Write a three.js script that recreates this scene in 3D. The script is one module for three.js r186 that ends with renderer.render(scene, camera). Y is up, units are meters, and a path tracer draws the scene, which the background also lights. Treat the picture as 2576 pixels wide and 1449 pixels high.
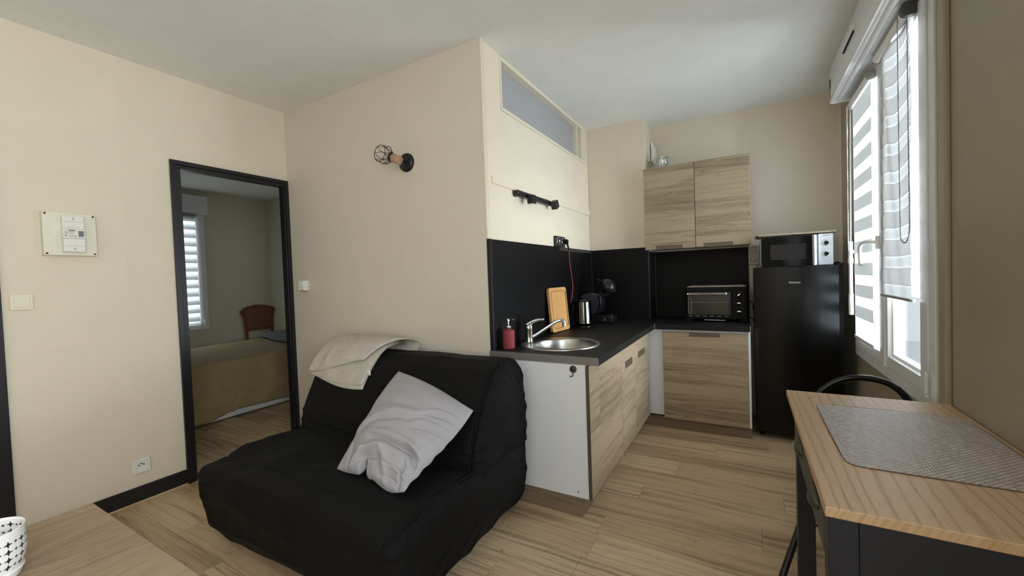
import * as THREE from 'three';
import { RoundedBoxGeometry } from 'three/addons/geometries/RoundedBoxGeometry.js';
import { mergeGeometries, mergeVertices } from 'three/addons/utils/BufferGeometryUtils.js';
import { ImprovedNoise } from 'three/addons/math/ImprovedNoise.js';
import { FontLoader } from 'three/addons/loaders/FontLoader.js';
import { TextGeometry } from 'three/addons/geometries/TextGeometry.js';
import { RectAreaLightUniformsLib } from 'three/addons/lights/RectAreaLightUniformsLib.js';

// ------------------------------------------------------------------ camera, sky, light, exposure
const scene = new THREE.Scene();
const renderer = new THREE.WebGLRenderer({ antialias: true });
renderer.toneMapping = THREE.LinearToneMapping;
renderer.toneMappingExposure = 1.0;
renderer.shadowMap.enabled = true;
renderer.shadowMap.type = THREE.PCFSoftShadowMap;

const camera = new THREE.PerspectiveCamera(70.16, 2576 / 1449, 0.03, 100);
camera.position.set(0, 1.3, 0);
camera.quaternion.setFromRotationMatrix(new THREE.Matrix4().makeBasis(
  new THREE.Vector3(0.86818855, -0.03532794, -0.49497533),
  new THREE.Vector3(0.01717037, 0.99900398, -0.04118516),
  new THREE.Vector3(0.49593731, 0.02725758, 0.86793042)));
scene.add(camera);

scene.background = new THREE.Color(0.86, 0.94, 1.0);     // an even, overcast sky
scene.backgroundIntensity = 1.3;
RectAreaLightUniformsLib.init();
function daylight(name, color, power, w, h, at, towards) {
  const l = new THREE.RectAreaLight(color, power, w, h);
  l.name = name; l.position.set(...at); l.lookAt(...towards); scene.add(l);
}
const DAY = new THREE.Color(0.88, 0.955, 1.02);
daylight('daylight_kitchen_window', DAY, 40, 3.2, 3.0, [3.4, 1.25, -3.0], [0.68, 1.7, -3.0]);
daylight('daylight_second_window', DAY, 14, 1.3, 1.7, [1.02, 1.6, 0.35], [0, 2.0, 0.35]);
daylight('daylight_bedroom_window', DAY, 6.5, 1.2, 1.6, [-6.72, 1.55, -2.2], [-5, 1.55, -2.2]);

// ------------------------------------------------------------------ noise and textures
let rngState = 12345;
const rnd = () => { rngState = (rngState * 1664525 + 1013904223) >>> 0; return rngState / 4294967296; };
const perlin = new ImprovedNoise();
const n3 = (x, y, z) => perlin.noise(x + 31.7, y + 17.3, z + 53.1);
function hash(i, j, s) { let h = (i * 374761393 + j * 668265263 + s * 2147483647 + s * 97) | 0; h = Math.imul(h ^ (h >>> 13), 1274126177); h ^= h >>> 16; return (h >>> 0) / 4294967296; }
function vn(x, y, s) {
  const i = Math.floor(x), j = Math.floor(y); let a = x - i, b = y - j; a = a * a * (3 - 2 * a); b = b * b * (3 - 2 * b);
  const p = hash(i, j, s), q = hash(i + 1, j, s), r = hash(i, j + 1, s), t = hash(i + 1, j + 1, s);
  return (p + (q - p) * a) * (1 - b) + (r + (t - r) * a) * b;
}
const fbm = (x, y, s, o = 4) => { let v = 0, a = 0.5, n = 0; for (let k = 0; k < o; k++) { v += a * vn(x, y, s + k * 13); n += a; a *= 0.5; x *= 2.03; y *= 2.03; } return v / n; };
const clamp = (x, a = 0, b = 1) => Math.min(b, Math.max(a, x));
const smooth = (a, b, x) => { const t = clamp((x - a) / (b - a)); return t * t * (3 - 2 * t); };
const lerp = (a, b, t) => a + (b - a) * t;
const mix3 = (a, b, t) => [lerp(a[0], b[0], t), lerp(a[1], b[1], t), lerp(a[2], b[2], t)];
function makeTex(W, H, fn, srgb = true) {
  const d = new Uint8Array(W * H * 4);
  for (let y = 0; y < H; y++) for (let x = 0; x < W; x++) {
    const c = fn((x + 0.5) / W, (y + 0.5) / H), k = (y * W + x) * 4;
    d[k] = clamp(c[0], 0, 255); d[k + 1] = clamp(c[1], 0, 255); d[k + 2] = clamp(c[2], 0, 255); d[k + 3] = 255;
  }
  const t = new THREE.DataTexture(d, W, H, THREE.RGBAFormat);
  t.wrapS = t.wrapT = THREE.RepeatWrapping; t.magFilter = THREE.LinearFilter; t.minFilter = THREE.LinearMipmapLinearFilter; t.generateMipmaps = true;
  if (srgb) t.colorSpace = THREE.SRGBColorSpace; t.needsUpdate = true; return t;
}
// wood: lu x lv metres, grain along u; boards: [v0, v1, tone, seed] printed or glued strips
function woodTex(W, H, lu, lv, o) {
  const strips = o.strips || [[0, lv, 0, o.seed]];
  return makeTex(W, H, (a, b) => {
    const u = a * lu, v = b * lv;
    let st = strips[strips.length - 1]; for (const s of strips) if (v >= s[0] && v < s[1]) { st = s; break; }
    const sd = st[3];
    let vv = v + (o.amp || 0.035) * (fbm(u * (o.warp || 1.6), v * 5, sd) - 0.5) + 0.008 * (fbm(u * 7, v * 24, sd + 5) - 0.5);
    let knot = 0;
    for (const k of o.knots || []) { const du = (u - k[0]) / (k[2] * 3.2), dv = (v - k[1]) / k[2], r = Math.exp(-(du * du + dv * dv)); vv += k[2] * 0.9 * r * Math.sign(v - k[1] + 1e-5); knot = Math.max(knot, Math.exp(-6 * (du * du * 9 + dv * dv))); }
    const ring = 0.5 + 0.5 * Math.sin(6.283 * (vv * (o.rings || 60) + 2.2 * fbm(u * 0.9, vv * 9, sd + 9)));
    const fine = fbm(u * 9, vv * 420, sd + 21, 3), pore = smooth(0.66, 0.82, vn(u * 26, vv * 620, sd + 33));
    const blotch = fbm(u * 1.7, v * 9, sd + 41);
    const streak = smooth(0.55, 0.8, fbm(u * 1.3, vv * 46, sd + 51));
    let t = o.ringAmt * Math.pow(ring, o.ringPow || 1.5) + o.fineAmt * (fine - 0.5) + o.blotchAmt * (blotch - 0.5) + (o.streakAmt || 0) * streak + 0.16 * pore + st[2] + 0.55 * knot;
    let c = mix3(o.light, o.dark, clamp(t));
    const edge = Math.min(v - st[0], st[1] - v); if (strips.length > 1 && edge < 0.0012) c = mix3(c, o.dark, o.seam ?? 0.3);
    return c;
  });
}
const canvasTex = (W, H, draw) => {
  const c = document.createElement('canvas'); c.width = W; c.height = H; draw(c.getContext('2d'), W, H);
  const t = new THREE.CanvasTexture(c); t.colorSpace = THREE.SRGBColorSpace; t.anisotropy = 4; return t;
};
const plaster = makeTex(512, 512, (a, b) => { const v = 128 + 90 * (fbm(a * 60, b * 60, 3, 3) - 0.5) + 60 * (fbm(a * 9, b * 9, 4, 3) - 0.5); return [v, v, v]; }, false);
const weave = makeTex(256, 256, (a, b) => { const v = 128 + 70 * Math.sin(a * 6.283 * 64) * Math.sin(b * 6.283 * 64) + 40 * (fbm(a * 40, b * 40, 8, 2) - 0.5); return [v, v, v]; }, false);
const mottle = (base, amt, seed, f = 8) => makeTex(512, 512, (a, b) => { const k = 1 + amt * (fbm(a * f, b * f, seed, 5) - 0.5) + amt * 0.5 * (fbm(a * f * 12, b * f * 12, seed + 5, 2) - 0.5); return [base[0] * k, base[1] * k, base[2] * k]; });

// ------------------------------------------------------------------ materials
const std = (o) => new THREE.MeshStandardMaterial(o);
const phy = (o) => new THREE.MeshPhysicalMaterial(o);
const M = {};
const paint = (rgb, rough = 0.72, bump = 0.0005) => std({ map: mottle(rgb, 0.025, 7), roughness: rough, bumpMap: plaster, bumpScale: bump });
M.cream = paint([232, 220, 199]); M.cream.name = 'cream_paint';
M.partition = paint([243, 231, 207]);
M.creamGloss = std({ color: 0xeee6cd, roughness: 0.4 });
M.ceiling = paint([243, 243, 238], 0.9, 0.0002);
M.taupe = paint([222, 212, 196]);
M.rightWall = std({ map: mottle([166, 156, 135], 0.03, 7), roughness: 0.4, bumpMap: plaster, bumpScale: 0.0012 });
M.bedWall = paint([212, 206, 186]);
M.white = std({ color: 0xe9ebee, roughness: 0.45 });
M.pvc = std({ color: 0xeceef0, roughness: 0.35 });
M.whiteGloss = std({ color: 0xf1efe9, roughness: 0.28 });
M.grey = std({ color: 0x9a978f, roughness: 0.5 });
M.dark = std({ color: 0x14130f, roughness: 0.6 });
M.blackPaint = std({ color: 0x17171a, roughness: 0.38 });
M.blackMatte = phy({ color: 0x08080a, roughness: 0.62, specularIntensity: 0.5 });
M.blackGloss = std({ color: 0x08080a, roughness: 0.16 });
M.splash = phy({ color: 0x070708, specularIntensity: 0.45, roughness: 0.5, bumpMap: plaster, bumpScale: 0.0006 });
M.worktop = phy({ map: mottle([21, 21, 22], 0.35, 12, 30), roughness: 0.52, specularIntensity: 0.6, bumpMap: plaster, bumpScale: 0.0012 });
M.alu = std({ color: 0x84807c, metalness: 0.25, roughness: 0.42 });
M.brightMetal = std({ color: 0xe2e2e0, metalness: 1, roughness: 0.25 });
M.chrome = std({ color: 0xdfe2e2, metalness: 1, roughness: 0.07 });
M.steel = phy({ color: 0xb9b7b2, metalness: 1, roughness: 0.3, anisotropy: 0.4 });
M.sofa = phy({ color: 0x0b0a0a, roughness: 0.8, specularIntensity: 0.5, sheen: 0.18, sheenRoughness: 0.6, sheenColor: new THREE.Color(0x55504c) });
M.pillow = phy({ color: 0xaeabae, roughness: 0.75, sheen: 0.8, sheenRoughness: 0.4, sheenColor: new THREE.Color(0xd8d6da) });
M.blanket = std({ map: mottle([196, 189, 176], 0.12, 19, 20), roughness: 0.95, bumpMap: weave, bumpScale: 0.0015 });
M.blanketEdge = std({ color: 0xd6cfbd, roughness: 0.95 });
M.navy = std({ map: mottle([32, 35, 42], 0.2, 23, 10), roughness: 0.5 });
M.tableGrey = std({ color: 0x4a4843, roughness: 0.55 });
M.gripMetal = std({ color: 0x6f6154, metalness: 0.35, roughness: 0.42 });
M.pewter = std({ color: 0x5a554b, metalness: 0.85, roughness: 0.42 });
M.red = std({ color: 0x8f353a, roughness: 0.62 });
M.redCord = std({ color: 0xa8403d, roughness: 0.5 });
M.frost = std({ color: 0xadadae, roughness: 0.38 });
M.glass = phy({ color: 0xffffff, transmission: 1, thickness: 0, roughness: 0.0, ior: 1.5 });
M.clearGlass = phy({ color: 0xffffff, transmission: 1, thickness: 0, roughness: 0.02, ior: 1.45 });
M.sheer = phy({ color: 0xf8fbff, transmission: 0.85, thickness: 0, roughness: 0.55, side: THREE.DoubleSide });
M.band = phy({ color: 0xcfcfcb, transmission: 0.44, thickness: 0, roughness: 1, side: THREE.DoubleSide });
M.bandNear = phy({ color: 0xc2c4c5, transmission: 0.10, thickness: 0, roughness: 1, side: THREE.DoubleSide });
M.bandLight = phy({ color: 0xd0d4d6, transmission: 0.11, thickness: 0, roughness: 1, side: THREE.DoubleSide });
M.bandFar = phy({ color: 0xe4ebe8, transmission: 0.3, thickness: 0, roughness: 1, side: THREE.DoubleSide });
M.bedCover = std({ map: mottle([158, 138, 100], 0.12, 29, 14), roughness: 0.9 });
M.bedWhite = std({ color: 0xd8d8d6, roughness: 0.8 });
M.greyThrow = std({ color: 0x6e6f76, roughness: 0.95 });
M.chairWood = std({ map: mottle([112, 70, 38], 0.3, 33, 10), roughness: 0.55 });
M.chairCane = std({ map: mottle([120, 82, 52], 0.3, 35, 60), roughness: 0.8 });
M.mustard = std({ color: 0xefe8d0, roughness: 0.6 });
M.pale = std({ color: 0xdfe4e6, roughness: 0.8 });

const oakLight = [206, 180, 142], oakDark = [122, 94, 64];
const plankTex = [0, 1, 2, 3, 4].map((k) => woodTex(1024, 160, 1.29, 0.198, {
  seed: 100 + k * 17, light: mix3([221, 195, 158], [200, 172, 136], k / 4), dark: [104, 82, 60], rings: 19, ringAmt: 0.17, ringPow: 3.5, fineAmt: 0.3, blotchAmt: 0.62, streakAmt: 0.36, amp: 0.05, warp: 1.4,
  knots: [[[0.35, 0.07, 0.012], [1.0, 0.14, 0.01]], [[0.7, 0.12, 0.014]], [], [[0.2, 0.15, 0.01], [0.85, 0.05, 0.013]], [[1.1, 0.1, 0.012]]][k] }));
const plankMat = plankTex.map((t) => std({ map: t, roughness: 0.48 }));
function stripList(lv, seed, amt) { const s = []; let v = 0, k = 0; let st = seed; const r = () => { st = (st * 1664525 + 1013904223) >>> 0; return st / 4294967296; }; while (v < lv) { const h = 0.055 + 0.06 * r(); s.push([v, Math.min(lv, v + h), amt * (r() - 0.5), seed + 7 * k++]); v += h; } return s; }
const cabOpt = (seed) => ({ seed, light: [178, 159, 132], dark: [88, 71, 51], rings: 19, ringAmt: 0.15, ringPow: 3, fineAmt: 0.42, blotchAmt: 0.55, streakAmt: 0.22, warp: 2.2, amp: 0.07, seam: 0.15, strips: stripList(0.8, seed, 0.36), knots: [[0.22, 0.2, 0.014], [0.55, 0.62, 0.012], [0.8, 0.37, 0.012]] });
M.cabA = std({ map: woodTex(1024, 820, 1.0, 0.8, cabOpt(211)), roughness: 0.5 });
M.cabB = std({ map: woodTex(1024, 820, 1.0, 0.8, cabOpt(377)), roughness: 0.5 });
M.plinth = std({ map: woodTex(512, 128, 1.0, 0.25, { seed: 51, light: [142, 122, 102], dark: [84, 69, 54], rings: 40, ringAmt: 0.15, fineAmt: 0.5, blotchAmt: 0.4, streakAmt: 0.2 }), roughness: 0.55 });
M.edgeBrown = std({ color: 0x54463a, roughness: 0.6 });
M.pine = std({ map: woodTex(1024, 1024, 1.1, 0.55, { seed: 71, light: [204, 172, 134], dark: [136, 98, 62], rings: 36, ringAmt: 0.34, ringPow: 6, fineAmt: 0.2, blotchAmt: 0.26, warp: 0.8, knots: [[0.62, 0.03, 0.018], [0.25, 0.42, 0.012]] }), roughness: 0.42 });
M.oakTop = std({ map: woodTex(1024, 512, 1.2, 0.6, { seed: 91, light: [162, 138, 111], dark: [100, 79, 58], rings: 30, ringAmt: 0.13, ringPow: 2, fineAmt: 0.6, blotchAmt: 0.35, streakAmt: 0.12, warp: 1.2, knots: [[0.3, 0.15, 0.05]] }), roughness: 0.5 });
M.bamboo = std({ map: woodTex(512, 512, 0.4, 0.3, { seed: 121, light: [222, 170, 104], dark: [150, 96, 44], rings: 60, ringAmt: 0.15, fineAmt: 0.55, blotchAmt: 0.3, streakAmt: 0.15 }), roughness: 0.5 });
M.lampWood = std({ map: woodTex(256, 256, 0.2, 0.2, { seed: 131, light: [192, 158, 126], dark: [132, 98, 70], rings: 60, ringAmt: 0.25, fineAmt: 0.4, blotchAmt: 0.2 }), roughness: 0.55 });

const font = await new FontLoader().loadAsync('fonts/droid/droid_sans_regular.typeface.json');
// ------------------------------------------------------------------ builders
const nameCount = new Map();
function numbered(n) { const k = nameCount.get(n) || 0; nameCount.set(n, k + 1); return k ? n + '_' + String(k).padStart(3, '0') : n; }
const origin = new WeakMap();
function thing(name, label, category, at = [0, 0, 0], group) {
  const o = new THREE.Group(); o.name = numbered(name); o.position.set(...at); origin.set(o, at);
  o.userData = { label, category }; if (group) o.userData.group = group; scene.add(o); return o;
}
function structure(name, at = [0, 0, 0]) { const o = new THREE.Group(); o.name = numbered(name); o.position.set(...at); origin.set(o, at); o.userData = { kind: 'structure' }; scene.add(o); return o; }
const shadow = (m) => { m.castShadow = m.receiveShadow = true; return m; };
// a part given in world coordinates, hung under its thing
function part(parent, name, geo, mat, label) {
  const at = origin.get(parent), list = Array.isArray(geo) ? geo : [geo], g = join(list);
  g.translate(-at[0], -at[1], -at[2]);
  const m = shadow(new THREE.Mesh(g, mat)); m.name = numbered(name); origin.set(m, at); if (label) m.userData.label = label; parent.add(m); return m;
}
function solid(name, geo, mat, label, category, group) { const m = shadow(new THREE.Mesh(join(Array.isArray(geo) ? geo : [geo]), mat)); m.name = numbered(name); m.userData = { label, category }; if (group) m.userData.group = group; scene.add(m); return m; }
function struct(name, geo, mat) { const m = shadow(new THREE.Mesh(join(Array.isArray(geo) ? geo : [geo]), mat)); m.name = numbered(name); m.userData = { kind: 'structure' }; origin.set(m, [0, 0, 0]); scene.add(m); return m; }
function join(list) {
  if (list.length === 1) return list[0].clone();
  const a = list.map((g) => { const h = g.index ? g.toNonIndexed() : g.clone(); for (const k of Object.keys(h.attributes)) if (!['position', 'normal', 'uv'].includes(k)) h.deleteAttribute(k); if (!h.attributes.uv) h.setAttribute('uv', new THREE.Float32BufferAttribute(new Float32Array(h.attributes.position.count * 2), 2)); return h; });
  return mergeGeometries(a, false);
}
// uv in metres from the faces' directions; turn swaps the grain on every face
function uvm(g, turn = false, ou = 0, ov = 0, su = 1, sv = 1) {
  const p = g.attributes.position, n = g.attributes.normal, uv = new Float32Array(p.count * 2);
  for (let i = 0; i < p.count; i++) {
    const ax = Math.abs(n.getX(i)), ay = Math.abs(n.getY(i)), az = Math.abs(n.getZ(i)), x = p.getX(i), y = p.getY(i), z = p.getZ(i);
    let u, v; if (ay >= ax && ay >= az) { u = x; v = z; } else if (ax >= az) { u = z; v = y; } else { u = x; v = y; }
    if (turn) [u, v] = [v, u];
    uv[2 * i] = u * su + ou; uv[2 * i + 1] = v * sv + ov;
  }
  g.setAttribute('uv', new THREE.BufferAttribute(uv, 2)); return g;
}
function box(x0, x1, y0, y1, z0, z1, r = 0.0015, seg = 1) {
  const w = Math.abs(x1 - x0), h = Math.abs(y1 - y0), d = Math.abs(z1 - z0); r = Math.min(r, w * 0.45, h * 0.45, d * 0.45);
  const g = r > 1e-5 ? new RoundedBoxGeometry(w, h, d, seg, r) : new THREE.BoxGeometry(w, h, d);
  g.translate((x0 + x1) / 2, (y0 + y1) / 2, (z0 + z1) / 2); return uvm(g);
}
const cbox = (x, y, z, w, h, d, r, seg) => box(x - w / 2, x + w / 2, y - h / 2, y + h / 2, z - d / 2, z + d / 2, r, seg);
function tube(pts, r, seg = 32, rad = 8, closed = false) { return new THREE.TubeGeometry(new THREE.CatmullRomCurve3(pts.map((p) => new THREE.Vector3(...p)), closed, 'centripetal'), seg, r, rad, closed); }
function rod(a, b, r, rad = 10, r2 = r) {
  const A = new THREE.Vector3(...a), B = new THREE.Vector3(...b), L = A.distanceTo(B), g = new THREE.CylinderGeometry(r2, r, L, rad);
  g.translate(0, L / 2, 0); g.applyQuaternion(new THREE.Quaternion().setFromUnitVectors(new THREE.Vector3(0, 1, 0), B.clone().sub(A).normalize())); g.translate(...a); return g;
}
const lathe = (prof, at, seg = 40) => { const g = new THREE.LatheGeometry(prof.map((p) => new THREE.Vector2(...p)), seg); g.translate(...at); return g; };
function ball(r, at, s = [1, 1, 1], w = 16, h = 12) { const g = new THREE.SphereGeometry(r, w, h); g.scale(...s); g.translate(...at); return g; }
function disc(axis, at, r, len, seg = 28, r2 = r) { const d = { x: [1, 0, 0], y: [0, 1, 0], z: [0, 0, 1], '-x': [-1, 0, 0], '-z': [0, 0, -1] }[axis]; return rod(at, at.map((v, i) => v + d[i] * len), r, seg, r2); }
// a flat outline pushed out along an axis: pts in (a, b), depth from c0 to c1
function slab(pts, axis, c0, c1, bevel = 0.002) {
  const s = new THREE.Shape(pts.map((p) => new THREE.Vector2(...p))), d = Math.abs(c1 - c0);
  const g = new THREE.ExtrudeGeometry(s, { depth: Math.max(1e-4, d - 2 * bevel), bevelEnabled: bevel > 0, bevelThickness: bevel, bevelSize: bevel, bevelOffset: -bevel, bevelSegments: 2, curveSegments: 12 });
  g.translate(0, 0, bevel);
  const lo = Math.min(c0, c1);
  if (axis === 'z') g.translate(0, 0, lo);                                                     // (a, b) = (x, y)
  else if (axis === 'x') { g.applyMatrix4(new THREE.Matrix4().makeBasis(new THREE.Vector3(0, 0, -1), new THREE.Vector3(0, 1, 0), new THREE.Vector3(1, 0, 0))); g.translate(lo, 0, 0); }  // (a, b) = (-z, y)
  else { g.applyMatrix4(new THREE.Matrix4().makeBasis(new THREE.Vector3(1, 0, 0), new THREE.Vector3(0, 0, -1), new THREE.Vector3(0, 1, 0))); g.translate(0, lo, 0); }   // (a, b) = (x, -z)
  return uvm(g);
}
function roundRect(x0, x1, y0, y1, r, n = 5) {
  const o = [], c = [[x1 - r, y1 - r, 0], [x0 + r, y1 - r, 1], [x0 + r, y0 + r, 2], [x1 - r, y0 + r, 3]];
  for (const [x, y, q] of c) for (let k = 0; k <= n; k++) { const t = (q + k / n) * Math.PI / 2; o.push([x + r * Math.cos(t), y + r * Math.sin(t)]); }
  return o;
}
// parametric sheet: f(u, v) -> [x, y, z]
function sheet(f, nu, nv) {
  const p = [], uv = [], ix = [];
  for (let j = 0; j <= nv; j++) for (let i = 0; i <= nu; i++) { p.push(...f(i / nu, j / nv)); uv.push(i / nu, j / nv); }
  for (let j = 0; j < nv; j++) for (let i = 0; i < nu; i++) { const a = j * (nu + 1) + i, b = a + 1, c = a + nu + 1, d = c + 1; ix.push(a, b, d, a, d, c); }
  const g = new THREE.BufferGeometry(); g.setAttribute('position', new THREE.Float32BufferAttribute(p, 3)); g.setAttribute('uv', new THREE.Float32BufferAttribute(uv, 2)); g.setIndex(ix); g.computeVertexNormals(); return g;
}
// a skin meshed from a distance function on a grid (surface nets)
function skin(f, lo, hi, cell) {
  const n = [0, 1, 2].map((k) => Math.ceil((hi[k] - lo[k]) / cell) + 1), [nx, ny, nz] = n, val = new Float32Array(nx * ny * nz), at = (i, j, k) => (k * ny + j) * nx + i;
  for (let k = 0; k < nz; k++) for (let j = 0; j < ny; j++) for (let i = 0; i < nx; i++) val[at(i, j, k)] = f(lo[0] + i * cell, lo[1] + j * cell, lo[2] + k * cell);
  const vid = new Int32Array(nx * ny * nz).fill(-1), pos = [], ix = [], E = [[0, 1], [2, 3], [4, 5], [6, 7], [0, 2], [1, 3], [4, 6], [5, 7], [0, 4], [1, 5], [2, 6], [3, 7]];
  for (let k = 0; k < nz - 1; k++) for (let j = 0; j < ny - 1; j++) for (let i = 0; i < nx - 1; i++) {
    const c = []; let s = 0; for (let q = 0; q < 8; q++) { const v = val[at(i + (q & 1), j + ((q >> 1) & 1), k + (q >> 2))]; c.push(v); if (v < 0) s++; }
    if (s === 0 || s === 8) continue;
    let x = 0, y = 0, z = 0, m = 0;
    for (const [a, b] of E) if ((c[a] < 0) !== (c[b] < 0)) { const t = c[a] / (c[a] - c[b]); x += lerp(a & 1, b & 1, t); y += lerp((a >> 1) & 1, (b >> 1) & 1, t); z += lerp(a >> 2, b >> 2, t); m++; }
    vid[at(i, j, k)] = pos.length / 3; pos.push(lo[0] + (i + x / m) * cell, lo[1] + (j + y / m) * cell, lo[2] + (k + z / m) * cell);
  }
  const quad = (a, b, c, d, flip) => { if (a < 0 || b < 0 || c < 0 || d < 0) return; flip ? ix.push(a, c, b, a, d, c) : ix.push(a, b, c, a, c, d); };
  for (let k = 1; k < nz - 1; k++) for (let j = 1; j < ny - 1; j++) for (let i = 1; i < nx - 1; i++) {
    const v = val[at(i, j, k)] < 0;
    if (v !== val[at(i + 1, j, k)] < 0) quad(vid[at(i, j - 1, k - 1)], vid[at(i, j, k - 1)], vid[at(i, j, k)], vid[at(i, j - 1, k)], !v);
    if (v !== val[at(i, j + 1, k)] < 0) quad(vid[at(i - 1, j, k - 1)], vid[at(i - 1, j, k)], vid[at(i, j, k)], vid[at(i, j, k - 1)], !v);
    if (v !== val[at(i, j, k + 1)] < 0) quad(vid[at(i - 1, j - 1, k)], vid[at(i, j - 1, k)], vid[at(i, j, k)], vid[at(i - 1, j, k)], !v);
  }
  const g = new THREE.BufferGeometry(); g.setAttribute('position', new THREE.Float32BufferAttribute(pos, 3)); g.setIndex(ix); g.computeVertexNormals(); return uvm(g);
}
function polyDist(poly, x, y) {
  let d = 1e9, s = 1;
  for (let i = 0, j = poly.length - 1; i < poly.length; j = i++) {
    const ex = poly[j][0] - poly[i][0], ey = poly[j][1] - poly[i][1], wx = x - poly[i][0], wy = y - poly[i][1], t = clamp((wx * ex + wy * ey) / (ex * ex + ey * ey));
    d = Math.min(d, (wx - ex * t) ** 2 + (wy - ey * t) ** 2);
    const a = y >= poly[i][1], b = y < poly[j][1], c = ex * wy > ey * wx; if ((a && b && c) || (!a && !b && !c)) s = -s;
  }
  return s * Math.sqrt(d);
}
const smin = (a, b, k) => { const h = Math.max(k - Math.abs(a - b), 0) / k; return Math.min(a, b) - h * h * k * 0.25; };
const extrudeDist = (d2, dx, r) => { const a = d2 + r, b = dx + r; return Math.min(Math.max(a, b), 0) + Math.hypot(Math.max(a, 0), Math.max(b, 0)) - r; };

// ------------------------------------------------------------------ the setting
const H = 2.70, XL = -3.25, XP = -1.33, XR = 0.68, ZS = -2.04, ZB = -4.20, ZR = 1.6;
// floor: planks laid across the room, each a piece of its own
function planks(f, x0, x1, z0, z1, jointOf) {
  const pitch = 0.1985;
  for (let k = Math.floor((z0 + 3.535) / pitch) - 1; -3.535 + k * pitch < z1; k++) {
    const a = Math.max(z0, -3.535 + k * pitch), b = Math.min(z1, -3.535 + (k + 1) * pitch); if (b - a < 0.01) continue;
    const off = jointOf(k);
    for (let x = off - 1.29 * Math.ceil((off - x0) / 1.29 + 1); x < x1; x += 1.29) {
      const xa = Math.max(x0, x), xb = Math.min(x1, x + 1.29); if (xb - xa < 0.02) continue;
      const g = box(xa + 0.0004, xb - 0.0004, -0.012, 0, a + 0.0005, b - 0.0005, 0.0012);
      const p = g.attributes.position, uv = g.attributes.uv, flip = rnd() < 0.5, fv = rnd() < 0.5;
      for (let i = 0; i < p.count; i++) { let u = (p.getX(i) - x) / 1.29, v = (p.getZ(i) - (-3.535 + k * pitch)) / pitch; uv.setXY(i, flip ? 1 - u : u, fv ? 1 - v : v); }
      part(f, 'plank', g, plankMat[Math.floor(rnd() * 5) % 5]);
    }
  }
}
const joints = { 0: 0.121, 1: -0.207, 3: -0.414, 4: 0.161, 5: -0.56, 6: 0.047, 7: -0.677, 9: -0.68 };
const floor = structure('floor');
planks(floor, XL - 0.05, XR, ZB, ZR, (k) => joints[k] ?? -1.2 + ((k * 0.47 + 20) % 1.29));
part(floor, 'underlay', box(XL - 0.05, XR + 0.2, -0.12, -0.013, ZB - 0.2, ZR + 0.2, 0), M.grey);
const bedFloor = structure('floor_bedroom');
planks(bedFloor, -6.4, XL - 0.051, -3.65, 0.4, (k) => -4.0 + ((k * 0.53 + 20) % 1.29));
part(bedFloor, 'underlay', box(-6.6, XL - 0.051, -0.12, -0.013, -3.8, 0.6, 0), M.grey);

struct('ceiling', box(XL - 0.1, XR + 0.2, H, H + 0.15, ZB - 0.2, ZR + 0.2, 0), M.ceiling);
struct('ceiling_bedroom', box(-6.6, XL - 0.05, 2.6, 2.75, -3.85, 0.6, 0), M.ceiling);
// left wall with the doorway to the bedroom
struct('wall_left', [box(XL - 0.05, XL, 0, H, -1.245, ZR + 0.2, 0), box(XL - 0.05, XL, 2.145, H, -2.04, -1.245, 0), box(XL - 0.05, XL, 0, H, ZB - 0.2, -2.04, 0)], M.cream);
struct('wall_middle', box(XL, XP, 0, H, ZS - 0.08, ZS, 0), M.taupe);
// panelled partition above the sink: wall with an opening for the transom
struct('wall_partition', [box(XP - 0.08, XP, 0, 2.372, ZB - 0.2, ZS - 0.08, 0), box(XP - 0.08, XP, 2.372, H, -2.262, ZS - 0.08, 0), box(XP - 0.08, XP, 2.372, H, ZB - 0.2, -3.74, 0), box(XP - 0.08, XP, 2.68, H, -3.74, -2.262, 0)], M.cream);
struct('wall_back', box(XP, XR + 0.2, 0, H, ZB - 0.2, ZB, 0), M.cream);
struct('wall_duct', box(XP, -0.78, 0, H, ZB, -3.9, 0.002), M.cream);
struct('wall_rear', box(XL - 0.1, XR + 0.2, 0, H, ZR, ZR + 0.2, 0), M.cream);
const W1 = { z0: -3.72, z1: -2.30, y0: 0.70, y1: 2.46 }, W2 = { z0: -0.35, z1: 1.05, y0: 0.70, y1: 2.46 };
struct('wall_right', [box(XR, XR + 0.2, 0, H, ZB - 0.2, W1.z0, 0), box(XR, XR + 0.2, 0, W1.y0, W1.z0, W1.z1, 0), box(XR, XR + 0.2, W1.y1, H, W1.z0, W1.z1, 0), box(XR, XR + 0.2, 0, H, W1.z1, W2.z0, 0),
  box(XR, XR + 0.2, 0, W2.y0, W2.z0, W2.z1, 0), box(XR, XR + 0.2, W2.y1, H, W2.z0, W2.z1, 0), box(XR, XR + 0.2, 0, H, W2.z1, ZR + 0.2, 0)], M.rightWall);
// bedroom shell
const WB = { z0: -2.80, z1: -1.55, y0: 0.76, y1: 2.30 };
struct('wall_bedroom_far', [box(-6.6, -6.4, 0, 2.6, -3.85, WB.z0, 0), box(-6.6, -6.4, 0, WB.y0, WB.z0, WB.z1, 0), box(-6.6, -6.4, WB.y1, 2.6, WB.z0, WB.z1, 0), box(-6.6, -6.4, 0, 2.6, WB.z1, 0.6, 0)], M.bedWall);
struct('wall_bedroom_right', box(-6.6, XL - 0.05, 0, 2.6, -3.85, -3.65, 0), M.bedWall);
struct('wall_bedroom_left', box(-6.6, XL - 0.05, 0, 2.6, 0.4, 0.6, 0), M.bedWall);

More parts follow.
